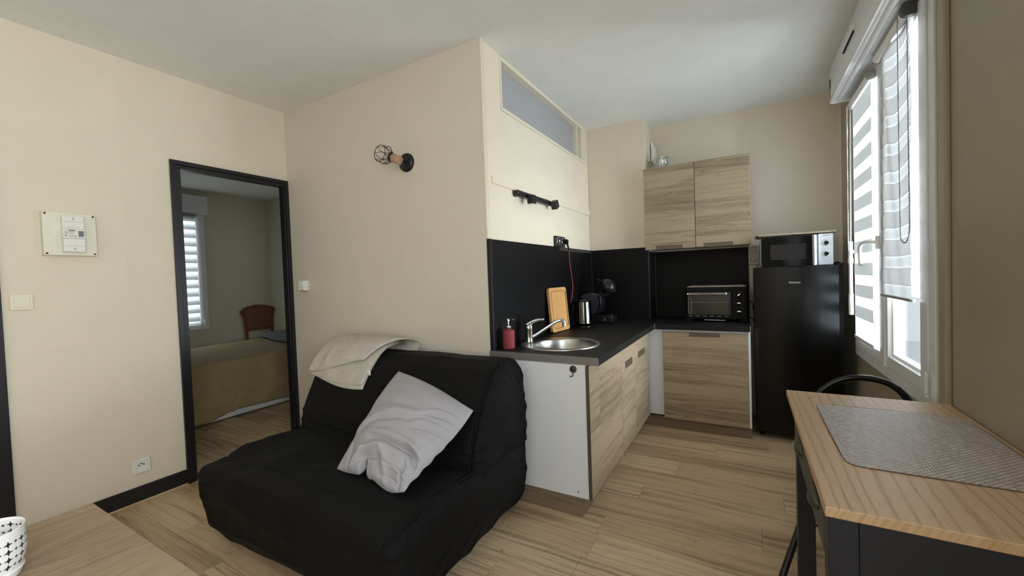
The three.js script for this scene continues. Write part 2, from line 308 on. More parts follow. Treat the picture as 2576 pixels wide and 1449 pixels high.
// baseboards
struct('baseboard_left', box(XL, XL + 0.014, 0.006, 0.1, -1.245, -0.515, 0.003), M.blackPaint);
struct('trim_1', box(XL, XL + 0.022, 0, 0.012, -1.245, -0.515, 0.004), plankMat[1]);
struct('baseboard_middle', box(XL, XP - 0.02, 0, 0.1, ZS, ZS + 0.014, 0.003), M.blackPaint);
// doorway to the bedroom: black casing and stepped jamb
const door1 = structure('door_1');
part(door1, 'casing', [box(XL - 0.005, XL + 0.016, 0.001, 2.1175, -1.275, -1.245, 0.002), box(XL - 0.005, XL + 0.016, 2.118, 2.145, -2.038, -1.245, 0.002), box(XL - 0.005, XL + 0.016, 0.001, 2.1175, -2.038, -2.012, 0.002)], M.blackPaint);
part(door1, 'jamb', [box(XL - 0.052, XL + 0.009, 0.001, 2.0925, -1.302, -1.2765, 0.002), box(XL - 0.052, XL + 0.009, 2.093, 2.1165, -2.011, -1.2765, 0.002), box(XL - 0.052, XL + 0.009, 0.001, 2.0925, -2.011, -1.998, 0.002)], M.blackPaint);
// black door at the far left edge
const door2 = structure('door_2');
part(door2, 'casing', [box(XL - 0.005, XL + 0.018, 0.001, 2.145, -0.513, -0.445, 0.003), box(XL - 0.005, XL + 0.018, 2.08, 2.145, -0.4445, 0.3745, 0.003), box(XL - 0.005, XL + 0.018, 0.001, 2.145, 0.375, 0.44, 0.003)], M.blackPaint);
part(door2, 'leaf', box(XL + 0.0005, XL + 0.012, 0.01, 2.078, -0.443, 0.373, 0.003), M.blackPaint);
part(door2, 'handle', [rod([XL + 0.012, 1.02, -0.38], [XL + 0.06, 1.02, -0.38], 0.009), rod([XL + 0.055, 1.02, -0.385], [XL + 0.055, 1.02, -0.27], 0.009)], M.brightMetal);

// partition mouldings
struct('trim_2', box(XP, XP + 0.013, 1.53, H - 0.001, ZS - 0.022, ZS - 0.0005, 0.003), M.partition);
struct('trim_3', slab([[-(ZS - 0.034), 1.53], [3.885, 1.53], [3.885, 2.3515], [2.2505, 2.3515], [2.2505, H - 0.001], [-(ZS - 0.034), H - 0.001]], 'x', XP, XP + 0.006, 0.0008), M.partition);
struct('trim_4', box(XP + 0.006, XP + 0.018, 1.868, 1.912, -3.885, -2.112, 0.002), M.partition);
const tr = structure('window_3');
part(tr, 'frame', [box(XP - 0.05, XP + 0.014, 2.352, 2.374, -3.76, -2.2515, 0.003), box(XP - 0.05, XP + 0.013, 2.3745, 2.671, -2.27, -2.252, 0.003), box(XP - 0.05, XP + 0.004, 2.3745, 2.671, -3.76, -3.735, 0.003), box(XP - 0.05, XP - 0.004, 2.3745, 2.671, -3.655, -3.635, 0.003), box(XP - 0.05, XP + 0.007, 2.6715, H - 0.002, -3.76, -2.2525, 0.003)], M.creamGloss);
part(tr, 'pane', box(XP - 0.046, XP - 0.04, 2.37, 2.68, -3.637, -2.268, 0), M.frost);
part(tr, 'panel', box(XP - 0.05, XP - 0.042, 2.37, 2.68, -3.737, -3.653, 0), std({ color: 0xd2cabc, roughness: 0.6 }));

// ------------------------------------------------------------------ kitchen window, shutter box, blinds
function windowUnit(name, W, sashMid) {
  const w = structure(name), xa = XR - 0.014, xb = XR + 0.06;
  part(w, 'window_frame', [box(xa, xb, W.y0 - 0.03, W.y0 + 0.035, W.z0, W.z1, 0.003), box(xa, xb, W.y0 + 0.0355, W.y1 - 0.0405, W.z0, W.z0 + 0.035, 0.003), box(xa, xb, W.y0 + 0.0355, W.y1 - 0.0405, W.z1 - 0.055, W.z1, 0.003), box(xa, xb, W.y1 - 0.04, W.y1, W.z0, W.z1, 0.003)], M.pvc);
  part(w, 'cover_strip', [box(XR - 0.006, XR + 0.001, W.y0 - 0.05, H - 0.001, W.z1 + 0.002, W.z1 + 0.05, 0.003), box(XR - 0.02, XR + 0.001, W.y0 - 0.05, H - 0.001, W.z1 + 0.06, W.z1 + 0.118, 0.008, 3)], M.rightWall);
  for (const [a, b] of [[W.z0 + 0.037, sashMid - 0.002], [sashMid + 0.002, W.z1 - 0.06]]) {
    const s = part(w, 'sash', [box(xa - 0.006, xb - 0.01, W.y0 + 0.038, W.y0 + 0.098, a + 0.0622, b - 0.0852, 0.003), box(xa - 0.006, xb - 0.01, W.y1 - 0.1, W.y1 - 0.042, a + 0.0622, b - 0.0852, 0.003), box(xa - 0.006, xb - 0.01, W.y0 + 0.038, W.y1 - 0.042, a, a + 0.062, 0.003), box(xa - 0.006, xb - 0.01, W.y0 + 0.038, W.y1 - 0.042, b - 0.085, b, 0.003)], M.pvc);
    part(s, 'pane', box(XR + 0.018, XR + 0.022, W.y0 + 0.09, W.y1 - 0.095, a + 0.055, b - 0.08, 0), M.glass);
    part(s, 'glazing_bead', [box(XR + 0.0, XR + 0.03, W.y0 + 0.0985, W.y0 + 0.112, a + 0.0765, b - 0.0855, 0.002), box(XR + 0.0, XR + 0.03, W.y0 + 0.0985, W.y1 - 0.1005, a + 0.0625, a + 0.076, 0.002)], M.whiteGloss);
  }
  part(w, 'gasket', box(XR - 0.012, XR + 0.002, W.y0 + 0.04, W.y1 - 0.05, W.z1 - 0.0595, W.z1 - 0.0555, 0), M.dark);
  part(w, 'hinge', [cbox(XR - 0.0265, 0.79, W.z1 - 0.06, 0.012, 0.09, 0.018, 0.003), cbox(XR - 0.0245, 0.735, W.z1 - 0.056, 0.012, 0.016, 0.012, 0.003), cbox(XR - 0.0265, 2.37, W.z1 - 0.06, 0.012, 0.1, 0.018, 0.003)], M.pvc);
  return w;
}
const SM = -2.99;
const win1 = windowUnit('window_1', W1, SM);
part(win1, 'centre_cover', slab([[-(SM - 0.03), 0], [-(SM + 0.045), 0], [-(SM + 0.045), 0.01], [-(SM + 0.02), 0.02], [-(SM - 0.02), 0.02], [-(SM - 0.03), 0.01]].map(([a, b]) => [a, b]), 'y', 0.735, 2.4, 0.001).applyMatrix4(new THREE.Matrix4().makeBasis(new THREE.Vector3(0, 0, -1), new THREE.Vector3(0, 1, 0), new THREE.Vector3(1, 0, 0))).translate(XR - 0.005, 0, 0), M.pvc);
const hz = -3.075;
part(win1, 'handle', [box(XR - 0.034, XR - 0.018, 1.385, 1.46, hz - 0.014, hz + 0.016, 0.005, 2), tube([[XR - 0.03, 1.425, hz], [XR - 0.075, 1.428, hz - 0.004], [XR - 0.09, 1.42, hz - 0.03], [XR - 0.09, 1.395, hz - 0.075], [XR - 0.088, 1.35, hz - 0.085], [XR - 0.088, 1.31, hz - 0.078], [XR - 0.086, 1.295, hz - 0.06]], 0.0095, 30, 10)], M.whiteGloss);
const win2 = windowUnit('window_2', W2, 0.35);

// white roller-shutter box over the window
const sbox = thing('shutter_box', 'long white plastic roller shutter box under the ceiling above the blinds', 'shutter box', [XR, 2.44, -2.9]);
const sbZ0 = -3.66, sbZ1 = -2.18;
part(sbox, 'housing', slab([[0.536, 2.444], [0.55, 2.438], [XR, 2.438], [XR, 2.699], [0.545, 2.699], [0.538, 2.62], [0.533, 2.5]], 'z', sbZ0 + 0.008, sbZ1, 0.001), M.pvc);
part(sbox, 'end_cap', slab([[0.532, 2.438], [0.548, 2.43], [XR, 2.43], [XR, 2.699], [0.542, 2.699], [0.534, 2.62], [0.528, 2.5]], 'z', sbZ0, sbZ0 + 0.007, 0.002), M.whiteGloss);
part(sbox, 'seam', box(0.531, 0.536, 2.47, 2.60, sbZ0 + 0.006, sbZ0 + 0.0095, 0), M.dark);
part(sbox, 'lip', box(0.531, 0.54, 2.4385, 2.4425, sbZ0 + 0.01, sbZ1, 0), M.whiteGloss);
part(sbox, 'air_vent', [slab(roundRect(2.90, 3.20, 2.575, 2.61, 0.012), 'x', 0.524, 0.538, 0.003)], M.pvc);
part(sbox, 'vent_slot', box(0.5262, 0.5345, 2.571, 2.5748, -3.19, -2.92, 0), M.dark);
part(sbox, 'underside_cover', [tube([[0.58, 2.444, sbZ0 + 0.05], [0.58, 2.444, -2.9], [0.58, 2.444, sbZ1]], 0.02, 20, 10)], M.pvc);

// day-and-night blinds
const xb = 0.645;
function beads(pts, r, step) { const c = new THREE.CatmullRomCurve3(pts.map((p) => new THREE.Vector3(...p))), n = Math.floor(c.getLength() / step), g = []; for (let i = 0; i <= n; i++) { const p = c.getPointAt(i / n), s = new THREE.IcosahedronGeometry(r, 1); s.translate(p.x, p.y, p.z); g.push(s); } g.push(tube(pts, r * 0.4, 60, 4)); return g; }
const farBlind = thing('roller_blind', 'striped day and night roller blind fully lowered on the far sash', 'blind', [xb, 2.39, -3.35], );
{
  const z0 = -3.60, z1 = -3.135, top = 2.375, bot = 0.815;
  part(farBlind, 'roller', [rod([xb - 0.005, top + 0.01, z0 - 0.001], [xb - 0.005, top + 0.01, z1 + 0.03], 0.02, 18)], M.whiteGloss);
  for (const [a, b] of [[z1 + 0.03, z1 + 0.042], [z0 - 0.011, z0 - 0.001]]) part(farBlind, 'bracket', slab(roundRect(xb - 0.03, xb + 0.02, top - 0.022, top + 0.036, 0.02), 'z', a, b, 0.003), M.grey);
  part(farBlind, 'sheer_fabric', box(xb + 0.0022, xb + 0.0026, bot, top, z0, z1, 0), M.sheer);
  for (let k = 0; k < 11; k++) { const y1 = 2.30 - k * 0.1415 + (k ? 0 : 0.06), y0 = 2.30 - k * 0.1415 - 0.078; if (y0 < bot) continue; part(farBlind, 'opaque_stripe', box(xb, xb + 0.0012, y0, y1, z0, z1, 0), M.band); }
  for (let k = 0; k < 11; k++) { const y1 = 2.27 - k * 0.1415, y0 = y1 - 0.07; if (y0 < bot) continue; part(farBlind, 'side_edge', box(xb + 0.004, xb + 0.005, y0, y1, z1 + 0.004, z1 + 0.018, 0), M.band); }
  part(farBlind, 'bottom_bar', [box(xb - 0.006, xb + 0.008, bot - 0.012, bot + 0.008, z0 - 0.003, z1 + 0.012, 0.005, 2)], M.pvc);
  part(farBlind, 'bead_chain', beads([[xb - 0.03, top, z0 - 0.006], [xb - 0.03, 1.9, z0 - 0.007], [xb - 0.03, 1.42, z0 - 0.004], [xb - 0.031, 1.4, z0 + 0.0], [xb - 0.032, 1.395, z0 + 0.005], [xb - 0.033, 1.4, z0 + 0.01], [xb - 0.034, 1.42, z0 + 0.013], [xb - 0.032, 1.9, z0 + 0.01], [xb - 0.03, top, z0 + 0.008]], 0.0026, 0.0078), M.whiteGloss);
}
const nearBlind = thing('roller_blind', 'wavy grey and white roller blind half lowered on the near sash', 'blind', [xb, 2.39, -2.72]);
{
  const z0 = -2.955, z1 = -2.495, top = 2.40, bot = 1.133;
  part(nearBlind, 'roller', [rod([xb - 0.005, top + 0.012, z0 - 0.015], [xb - 0.005, top + 0.012, z1 + 0.02], 0.022, 18)], M.whiteGloss);
  part(nearBlind, 'bracket', [slab(roundRect(xb - 0.04, xb + 0.03, top - 0.026, top + 0.036, 0.025), 'z', z1 + 0.022, z1 + 0.05, 0.004)], std({ color: 0x4a4a48, roughness: 0.5 }), 'dark grey end bracket');
  part(nearBlind, 'bracket', [slab(roundRect(xb - 0.028, xb + 0.02, top - 0.012, top + 0.036, 0.02), 'z', z0 - 0.03, z0 - 0.016, 0.003)], M.grey);
  const wav = (z, y) => { const a = smooth(bot, 2.2, y); return 0.007 * a * Math.sin((z - z0) * 15 + y * 2.2) + 0.002 * Math.sin(z * 33 + y * 9); };
  const ysag = (z, y) => 0.02 * smooth(bot, 2.0, y) * Math.sin((z - z0) * 14 + 0.6);
  const strip = (y0, y1, dx) => sheet((u, v) => { const z = lerp(z0, z1, u), y = lerp(y0, y1, v), q = y + ysag(z, y); return [xb + dx - wav(z, y) * 0.9 - 0.003 * Math.sin(v * 3.14159), q, z]; }, 28, 4);
  const pitch = 0.142;
  for (let k = 0; k < 9; k++) {
    const a = bot + k * pitch;
    part(nearBlind, 'light_stripe', strip(a, a + 0.062, 0.003), M.bandLight);
    if (a + pitch < top + 0.03) part(nearBlind, 'opaque_stripe', strip(a + 0.06, Math.min(top, a + pitch + 0.002), 0), M.bandNear);
  }
  for (let k = 0; k < 9; k++) { const a = bot + 0.03 + k * pitch; part(nearBlind, 'back_edge', box(xb + 0.014, xb + 0.0152, a, Math.min(top, a + 0.07), z1 + 0.002, z1 + 0.028, 0), M.band); }
  part(nearBlind, 'bottom_bar', box(xb - 0.007, xb + 0.008, bot - 0.010, bot + 0.003, z0 - 0.002, z1 + 0.01, 0.005, 2), M.grey);
  part(nearBlind, 'end_plug', box(xb - 0.007, xb + 0.008, bot - 0.0105, bot + 0.0035, z1 + 0.01, z1 + 0.03, 0.005, 2), M.pvc);
  part(nearBlind, 'bead_chain', beads([[xb - 0.04, top - 0.01, z1 + 0.01], [xb - 0.04, 2.0, z1 + 0.012], [xb - 0.04, 1.6, z1 + 0.022], [xb - 0.04, 1.43, z1 + 0.026], [xb - 0.039, 1.405, z1 + 0.031], [xb - 0.036, 1.392, z1 + 0.041], [xb - 0.033, 1.388, z1 + 0.052], [xb - 0.03, 1.392, z1 + 0.063], [xb - 0.027, 1.405, z1 + 0.072], [xb - 0.024, 1.43, z1 + 0.076], [xb - 0.02, 1.8, z1 + 0.06], [xb - 0.018, 2.1, z1 + 0.05], [xb - 0.016, top, z1 + 0.042]], 0.003, 0.0082), std({ color: 0x6a6a70, roughness: 0.5 }), 'grey bead chain hanging in a loop');
  part(nearBlind, 'chain_clip', [lathe([[0.006, -0.004], [0.018, -0.004], [0.018, 0.004], [0.006, 0.004], [0.006, -0.004]], [0, 0, 0], 20).rotateZ(Math.PI / 2).translate(xb - 0.012, 1.41, z1 + 0.056)], M.clearGlass);
}
// crank rod of the shutter, hanging beside the fridge
const crank = thing('crank_rod', 'white jointed shutter crank rod hanging beside the black fridge', 'crank rod', [0.63, 0.95, -3.63]);
part(crank, 'rod', [rod([0.64, 2.40, -3.645], [0.63, 1.44, -3.63], 0.006, 10)], M.grey);
part(crank, 'joint', [rod([0.63, 1.46, -3.63], [0.63, 1.33, -3.63], 0.013, 12), rod([0.63, 1.39, -3.63], [0.665, 1.39, -3.635], 0.011, 10), rod([0.63, 1.345, -3.63], [0.63, 1.31, -3.63], 0.016, 12)], M.whiteGloss);
part(crank, 'grip', [rod([0.63, 1.31, -3.63], [0.63, 1.10, -3.63], 0.0115, 14), rod([0.63, 1.10, -3.63], [0.63, 0.955, -3.63], 0.0145, 14)], M.whiteGloss);

// what stands outside, over-bright behind the glass
const rail = thing('balcony_rail', 'pale balcony rail with bolted post and tubes outside the window', 'railing', [1.25, 0, -2.9]);
part(rail, 'post', box(1.22, 1.25, -0.4, 0.88, -3.24, -3.12, 0.004), M.pale);
for (const y of [0.80, 0.62]) part(rail, 'bolt', ball(0.014, [1.22, y, -3.18], [0.4, 0.6, 1]), M.grey);
for (const y of [0.70, 0.50]) part(rail, 'tube', rod([1.2, y, -3.2], [1.2, y - 0.02, -1.4], 0.025, 14), M.pale);
part(rail, 'handrail', box(1.2, 1.24, 0.965, 1.03, -3.35, -1.4, 0.01), M.pale);
struct('ground_outside', box(XR + 0.2, 9, -0.6, -0.4, -12, 9, 0), M.pale);

// ------------------------------------------------------------------ kitchen: base cabinets
const CB = 0.824;   // carcass top
function cabFace(x0, x1, y0, y1, z0, z1, ou, ov) { return uvm(box(x0, x1, y0, y1, z0, z1, 0.0025), false, ou, ov, 1, 1 / 0.8); }
function grip(t, door, axis, a0, a1, y0, y1, face, s, mat = M.tableGrey) {   // recessed metal grip let into a door
  const d = 0.003 * s, e = 0.0012 * s, g = axis === 'z' ? [box(face, face + d, y1 - 0.004, y1, a0, a1, 0.001), box(face, face + d, y0, y0 + 0.004, a0, a1, 0.001), box(face, face + d, y0 + 0.0042, y1 - 0.0042, a0, a0 + 0.004, 0.001), box(face, face + d, y0 + 0.0042, y1 - 0.0042, a1 - 0.004, a1, 0.001)]
    : [box(a0, a1, y1 - 0.004, y1, face, face + d, 0.001), box(a0, a1, y0, y0 + 0.004, face, face + d, 0.001), box(a0, a0 + 0.004, y0 + 0.0042, y1 - 0.0042, face, face + d, 0.001), box(a1 - 0.004, a1, y0 + 0.0042, y1 - 0.0042, face, face + d, 0.001)];
  part(door, 'handle', [...g, axis === 'z' ? box(face + 0.0001, face + e, y0 + 0.001, y1 - 0.001, a0 + 0.001, a1 - 0.001, 0) : box(a0 + 0.001, a1 - 0.001, y0 + 0.001, y1 - 0.001, face + 0.0001, face + e, 0)], mat);
}
const sinkCab = thing('sink_cabinet', 'long base cabinet with pale oak doors and a white end panel beside the sofa', 'cabinet', [-1.0, 0, -2.8]);
part(sinkCab, 'end_panel', box(-1.185, -0.737, 0.105, CB, ZS - 0.018, ZS, 0.001), M.white, 'white end panel');
part(sinkCab, 'filler_strip', uvm(box(XP + 0.002, -1.186, 0.105, CB, ZS - 0.016, ZS - 0.002, 0.001), true), M.plinth);
part(sinkCab, 'bottom_panel', box(XP + 0.01, -0.7375, 0.105, 0.121, -3.52, ZS - 0.019, 0), M.white);
part(sinkCab, 'back_panel', box(XP + 0.002, XP + 0.01, 0.105, CB - 0.001, -3.52, ZS - 0.019, 0), M.white);
part(sinkCab, 'side_panel', box(XP + 0.01, -0.7375, 0.1215, CB - 0.001, -3.52, -3.504, 0), M.white);
part(sinkCab, 'front_rail', box(-0.757, -0.7375, 0.80, CB - 0.001, -3.503, ZS - 0.019, 0), M.white);
const doorsZ = [[-2.664, -2.030], [-3.042, -2.668], [-3.525, -3.046]];
doorsZ.forEach(([a, b], i) => {
  const d = part(sinkCab, 'door', cabFace(-0.7365, -0.7185, 0.108, CB - 0.004, a, b, 0.2 + i * 0.13, 0.2 * i), i === 1 ? M.cabA : M.cabB);
  if (i === 0) part(d, 'edge_band', box(-0.7366, -0.7184, 0.108, CB - 0.004, ZS + 0.0095, ZS + 0.0105, 0), M.edgeBrown);
  if (i) grip(sinkCab, d, 'z', i === 1 ? -2.95 : -3.36, i === 1 ? -2.76 : -3.14, 0.652, 0.70, -0.7185, 1, M.gripMetal);
});
part(sinkCab, 'plinth', [uvm(box(XP + 0.02, -0.78, 0.001, 0.1045, ZS - 0.018, ZS - 0.001, 0.002), false, 0, 0, 1, 4), uvm(box(-0.798, -0.78, 0.001, 0.1045, -3.56, ZS - 0.0185, 0.002), false, 0, 0, 1, 4)], M.plinth);
part(sinkCab, 'screw_cap', disc('z', [-0.80, 0.135, ZS], 0.006, 0.001, 12), M.grey);

const ovenCab = thing('base_cabinet', 'short base cabinet with one oak door below the toaster oven', 'cabinet', [-0.3, 0, -3.8]);
part(ovenCab, 'carcass', box(-0.60, 0.005, 0.105, CB - 0.001, -4.19, -3.556, 0), M.white);
part(ovenCab, 'side_panel', box(0.0055, 0.0215, 0.09, CB, -4.19, -3.537, 0.001), M.white, 'white side edge');
part(ovenCab, 'corner_filler', box(-0.735, -0.6085, 0.105, CB, -3.572, -3.556, 0.001), M.white, 'white corner filler panel');
const od = part(ovenCab, 'door', cabFace(-0.607, 0.0045, 0.088, 0.806, -3.555, -3.537, 0.65, 0.1), M.cabA);
grip(ovenCab, od, 'x', -0.405, -0.185, 0.772, 0.803, -3.537, 1, M.gripMetal);
part(ovenCab, 'top_rail', box(-0.607, 0.0045, 0.8075, CB - 0.001, -3.555, -3.548, 0.001), M.white);
part(ovenCab, 'plinth', uvm(box(-0.7795, 0.02, 0.001, 0.087, -3.598, -3.58, 0.002), false, 0.3, 0, 1, 4), M.plinth);

// worktops
const SC = [-1.025, -2.378];     // sink centre
const wt1 = thing('worktop', 'black laminate worktop around the round steel sink', 'worktop', [-1.0, CB, -3.1]);
{
  const s = new THREE.Shape([[XP + 0.001, 2.034], [-0.666, 2.034], [-0.666, 4.19], [XP + 0.001, 4.19]].map((p) => new THREE.Vector2(...p)));
  const hole = new THREE.Path(); hole.absellipse(SC[0], -SC[1], 0.236, 0.236, 0, Math.PI * 2, true); s.holes.push(hole);
  const g = new THREE.ExtrudeGeometry(s, { depth: 0.038, bevelEnabled: true, bevelThickness: 0.002, bevelSize: 0.002, bevelOffset: -0.002, bevelSegments: 2, curveSegments: 40 });
  g.applyMatrix4(new THREE.Matrix4().makeBasis(new THREE.Vector3(1, 0, 0), new THREE.Vector3(0, 0, -1), new THREE.Vector3(0, 1, 0))); g.translate(0, CB + 0.003, 0);
  part(wt1, 'slab', uvm(g, false, 0, 0, 2, 2), M.worktop);
  part(wt1, 'end_strip', box(XP + 0.001, -0.6655, CB + 0.001, CB + 0.0432, ZS + 0.0062, ZS + 0.0085, 0.0008), M.alu, 'brushed metal end strip');
}
const wt2 = thing('worktop', 'black laminate worktop carrying the toaster oven', 'worktop', [-0.3, CB, -3.85]);
part(wt2, 'slab', uvm(box(-0.660, 0.0195, CB + 0.001, CB + 0.043, -4.19, -3.512, 0.003), false, 0, 0, 2, 2), M.worktop);
part(wt2, 'joint_strip', box(-0.6655, -0.6605, CB + 0.001, CB + 0.0445, -4.19, -3.505, 0.001), M.brightMetal, 'bright metal joint strip');
part(wt2, 'end_strip', box(0.0197, 0.0225, CB, CB + 0.043, -4.19, -3.511, 0.0008), M.brightMetal, 'bright metal end strip');

// black splashbacks
const T = CB + 0.0436;
const spA = thing('splashback', 'tall black splashback panel behind the sink and soap dispenser', 'splashback', [XP, T, -2.5]);
part(spA, 'panel', box(XP + 0.001, XP + 0.024, T, 1.527, -3.085, ZS - 0.02, 0.001), M.splash);
part(spA, 'edge_profile', [box(XP + 0.001, XP + 0.027, T, 1.529, ZS - 0.0195, ZS - 0.003, 0.002)], M.blackPaint);
const spB = thing('splashback', 'black splashback panel with screws behind kettle and coffee machine', 'splashback', [XP, T, -3.5]);
part(spB, 'panel', box(XP + 0.001, XP + 0.011, T, 1.50, -3.898, -3.087, 0.001), M.splash);
part(spB, 'top_ledge', box(XP + 0.001, XP + 0.012, 1.501, 1.53, -3.898, -3.087, 0.001), std({ color: 0x3a3834, roughness: 0.6 }));
for (const z of [-3.15, -3.83]) part(spB, 'screw', disc('x', [XP + 0.011, 1.47, z], 0.006, 0.002, 10), M.brightMetal);
const spC = thing('splashback', 'black splashback panel on the boxed duct in the corner', 'splashback', [-1.05, T, -3.9]);
part(spC, 'panel', box(XP + 0.012, -0.772, T, 1.527, -3.899, -3.889, 0.001), M.splash);
part(spC, 'inner_profile', box(XP + 0.012, XP + 0.02, T, 1.528, -3.888, -3.882, 0.001), M.blackPaint);
part(spC, 'corner_profile', box(-0.779, -0.766, T, 1.527, -3.9, -3.886, 0.002), M.blackPaint);
part(spC, 'return_panel', box(-0.779, -0.769, T, 1.49, -4.18, -3.901, 0.001), M.blackPaint);
const spD = thing('splashback', 'black splashback panel behind the toaster oven', 'splashback', [-0.4, T, -4.19]);
part(spD, 'panel', box(-0.768, 0.022, T, 1.489, -4.199, -4.189, 0.001), M.splash);

// upper cabinet
const ZU = -3.80;
const upper = thing('wall_cabinet', 'oak-fronted wall cabinet with two doors above the toaster oven', 'cabinet', [-0.37, 1.495, -4.0]);
part(upper, 'carcass', box(-0.777, 0.036, 1.502, 2.214, -4.195, ZU - 0.0195, 0.001), M.white);
[[-0.780, -0.3685], [-0.3645, 0.040]].forEach(([a, b], i) => {
  const d = part(upper, 'door', cabFace(a, b, 1.495, 2.217, ZU - 0.018, ZU, 0.1 + i * 0.42, 0.3 + 0.3 * i), i ? M.cabA : M.cabB);
  const c = (a + b) / 2 + (i ? -0.03 : 0); grip(upper, d, 'x', c - 0.11, c + 0.105, 1.498, 1.526, ZU, 1, M.gripMetal);
});
part(upper, 'gap_shade_strip', box(-0.3683, -0.3647, 1.497, 2.215, ZU - 0.019, ZU - 0.004, 0), M.dark);  // dark filler standing in for the shade between the two doors

// ------------------------------------------------------------------ on the worktop
// sink
const sink = thing('sink', 'round brushed steel sink with tap ledge set into the black worktop', 'sink', [SC[0], T, SC[1]]);
{
  const oc = [SC[0] + 0.033, SC[1]], R = 0.247, r = 0.19;
  const ring = (t, a) => { const th = a * Math.PI * 2; const ro = [SC[0] + R * Math.cos(th), SC[1] + R * Math.sin(th)], ri = [oc[0] + r * Math.cos(th), oc[1] + r * Math.sin(th)]; return [lerp(ro[0], ri[0], t), lerp(ro[1], ri[1], t)]; };
  const prof = [[0, -0.002], [0.02, 0.004], [0.1, 0.0045], [0.2, 0.001], [0.8, 0.0005], [0.95, 0.004], [1, 0.002], [1.03, -0.006]];
  const pts = [];
  for (const [t, y] of prof) pts.push((a) => { const q = ring(t, a); return [q[0], T + 0.0015 + y, q[1]]; });
  for (const [rr, y] of [[0.182, -0.03], [0.176, -0.08], [0.165, -0.12], [0.13, -0.145], [0.07, -0.152], [0.035, -0.155], [0.001, -0.157]]) pts.push((a) => [oc[0] + rr * Math.cos(a * 6.28318), T + y, oc[1] + rr * Math.sin(a * 6.28318)]);
  const g = sheet((u, v) => { const k = v * (pts.length - 1), i = Math.min(pts.length - 2, Math.floor(k)), f = k - i, A = pts[i](u), B = pts[i + 1](u); return [lerp(A[0], B[0], f), lerp(A[1], B[1], f), lerp(A[2], B[2], f)]; }, 96, (pts.length - 1));
  const st = M.steel.clone(); st.side = THREE.DoubleSide; part(sink, 'basin', g, st);
  part(sink, 'overflow', [disc('x', [oc[0] - 0.184, T - 0.03, oc[1] + 0.03], 0.009, 0.004, 14)], M.dark);
  part(sink, 'drain', [disc('y', [oc[0], T - 0.1565, oc[1]], 0.03, 0.002, 24)], M.chrome);
}
const tap = thing('mixer_tap', 'chrome mixer tap with a long swung spout and lever', 'tap', [-1.235, T, -2.36]);
{
  const x = -1.235, z = -2.36, y = T + 0.0065;
  part(tap, 'body', lathe([[0.03, 0], [0.03, 0.006], [0.027, 0.01], [0.027, 0.04], [0.026, 0.042], [0.026, 0.08], [0.0275, 0.085], [0.0275, 0.1], [0.02, 0.113], [0.002, 0.118]], [x, y, z], 32), M.chrome);
  part(tap, 'spout', tube([[x + 0.015, y + 0.028, z - 0.008], [x + 0.055, y + 0.055, z - 0.035], [x + 0.11, y + 0.095, z - 0.07], [x + 0.15, y + 0.122, z - 0.095], [x + 0.175, y + 0.131, z - 0.11], [x + 0.193, y + 0.127, z - 0.121], [x + 0.199, y + 0.11, z - 0.124]], 0.0115, 40, 14), M.chrome);
  part(tap, 'aerator', [rod([x + 0.199, y + 0.114, z - 0.124], [x + 0.199, y + 0.09, z - 0.124], 0.0135, 18)], M.brightMetal);
  part(tap, 'lever', sheet((u, v) => { const a = v * Math.PI * 2, t = u, cx = x - 0.016 + t * 0.108, cy = y + 0.104 + 0.038 * Math.pow(t, 1.0) + 0.012 * Math.sin(t * 3.1), cz = z - 0.045 * t, w = 0.028 * (1 - 0.55 * t) * Math.sqrt(Math.min(1, t * 12 + 0.02)) * Math.sqrt(Math.min(1, (1 - t) * 12 + 0.02)), h = 0.021 * (1 - 0.72 * t) * Math.sqrt(Math.min(1, t * 12 + 0.02)); return [cx - 0.1 * h * Math.sin(a), cy + h * Math.sin(a), cz + w * Math.cos(a)]; }, 28, 18), (() => { const m = M.chrome.clone(); m.side = THREE.DoubleSide; return m; })());
}
const soap = thing('soap_dispenser', 'red soap dispenser with chrome pump at the sink edge', 'soap dispenser', [-1.255, T, -2.135]);
part(soap, 'bottle', lathe([[0.001, 0], [0.034, 0], [0.037, 0.003], [0.037, 0.108], [0.034, 0.1125], [0.018, 0.114], [0.001, 0.114]], [-1.255, T + 0.0005, -2.135], 40), M.red);
part(soap, 'collar', lathe([[0.001, 0.114], [0.0165, 0.114], [0.0165, 0.134], [0.014, 0.137], [0.001, 0.138]], [-1.255, T, -2.135], 28), M.brightMetal);
part(soap, 'pump', [rod([-1.255, T + 0.137, -2.135], [-1.255, T + 0.172, -2.135], 0.0045, 12), rod([-1.255, T + 0.168, -2.135], [-1.255, T + 0.181, -2.135], 0.01, 16), tube([[-1.255, T + 0.176, -2.135], [-1.235, T + 0.179, -2.13], [-1.214, T + 0.176, -2.126], [-1.208, T + 0.172, -2.125]], 0.0045, 14, 8)], M.brightMetal);

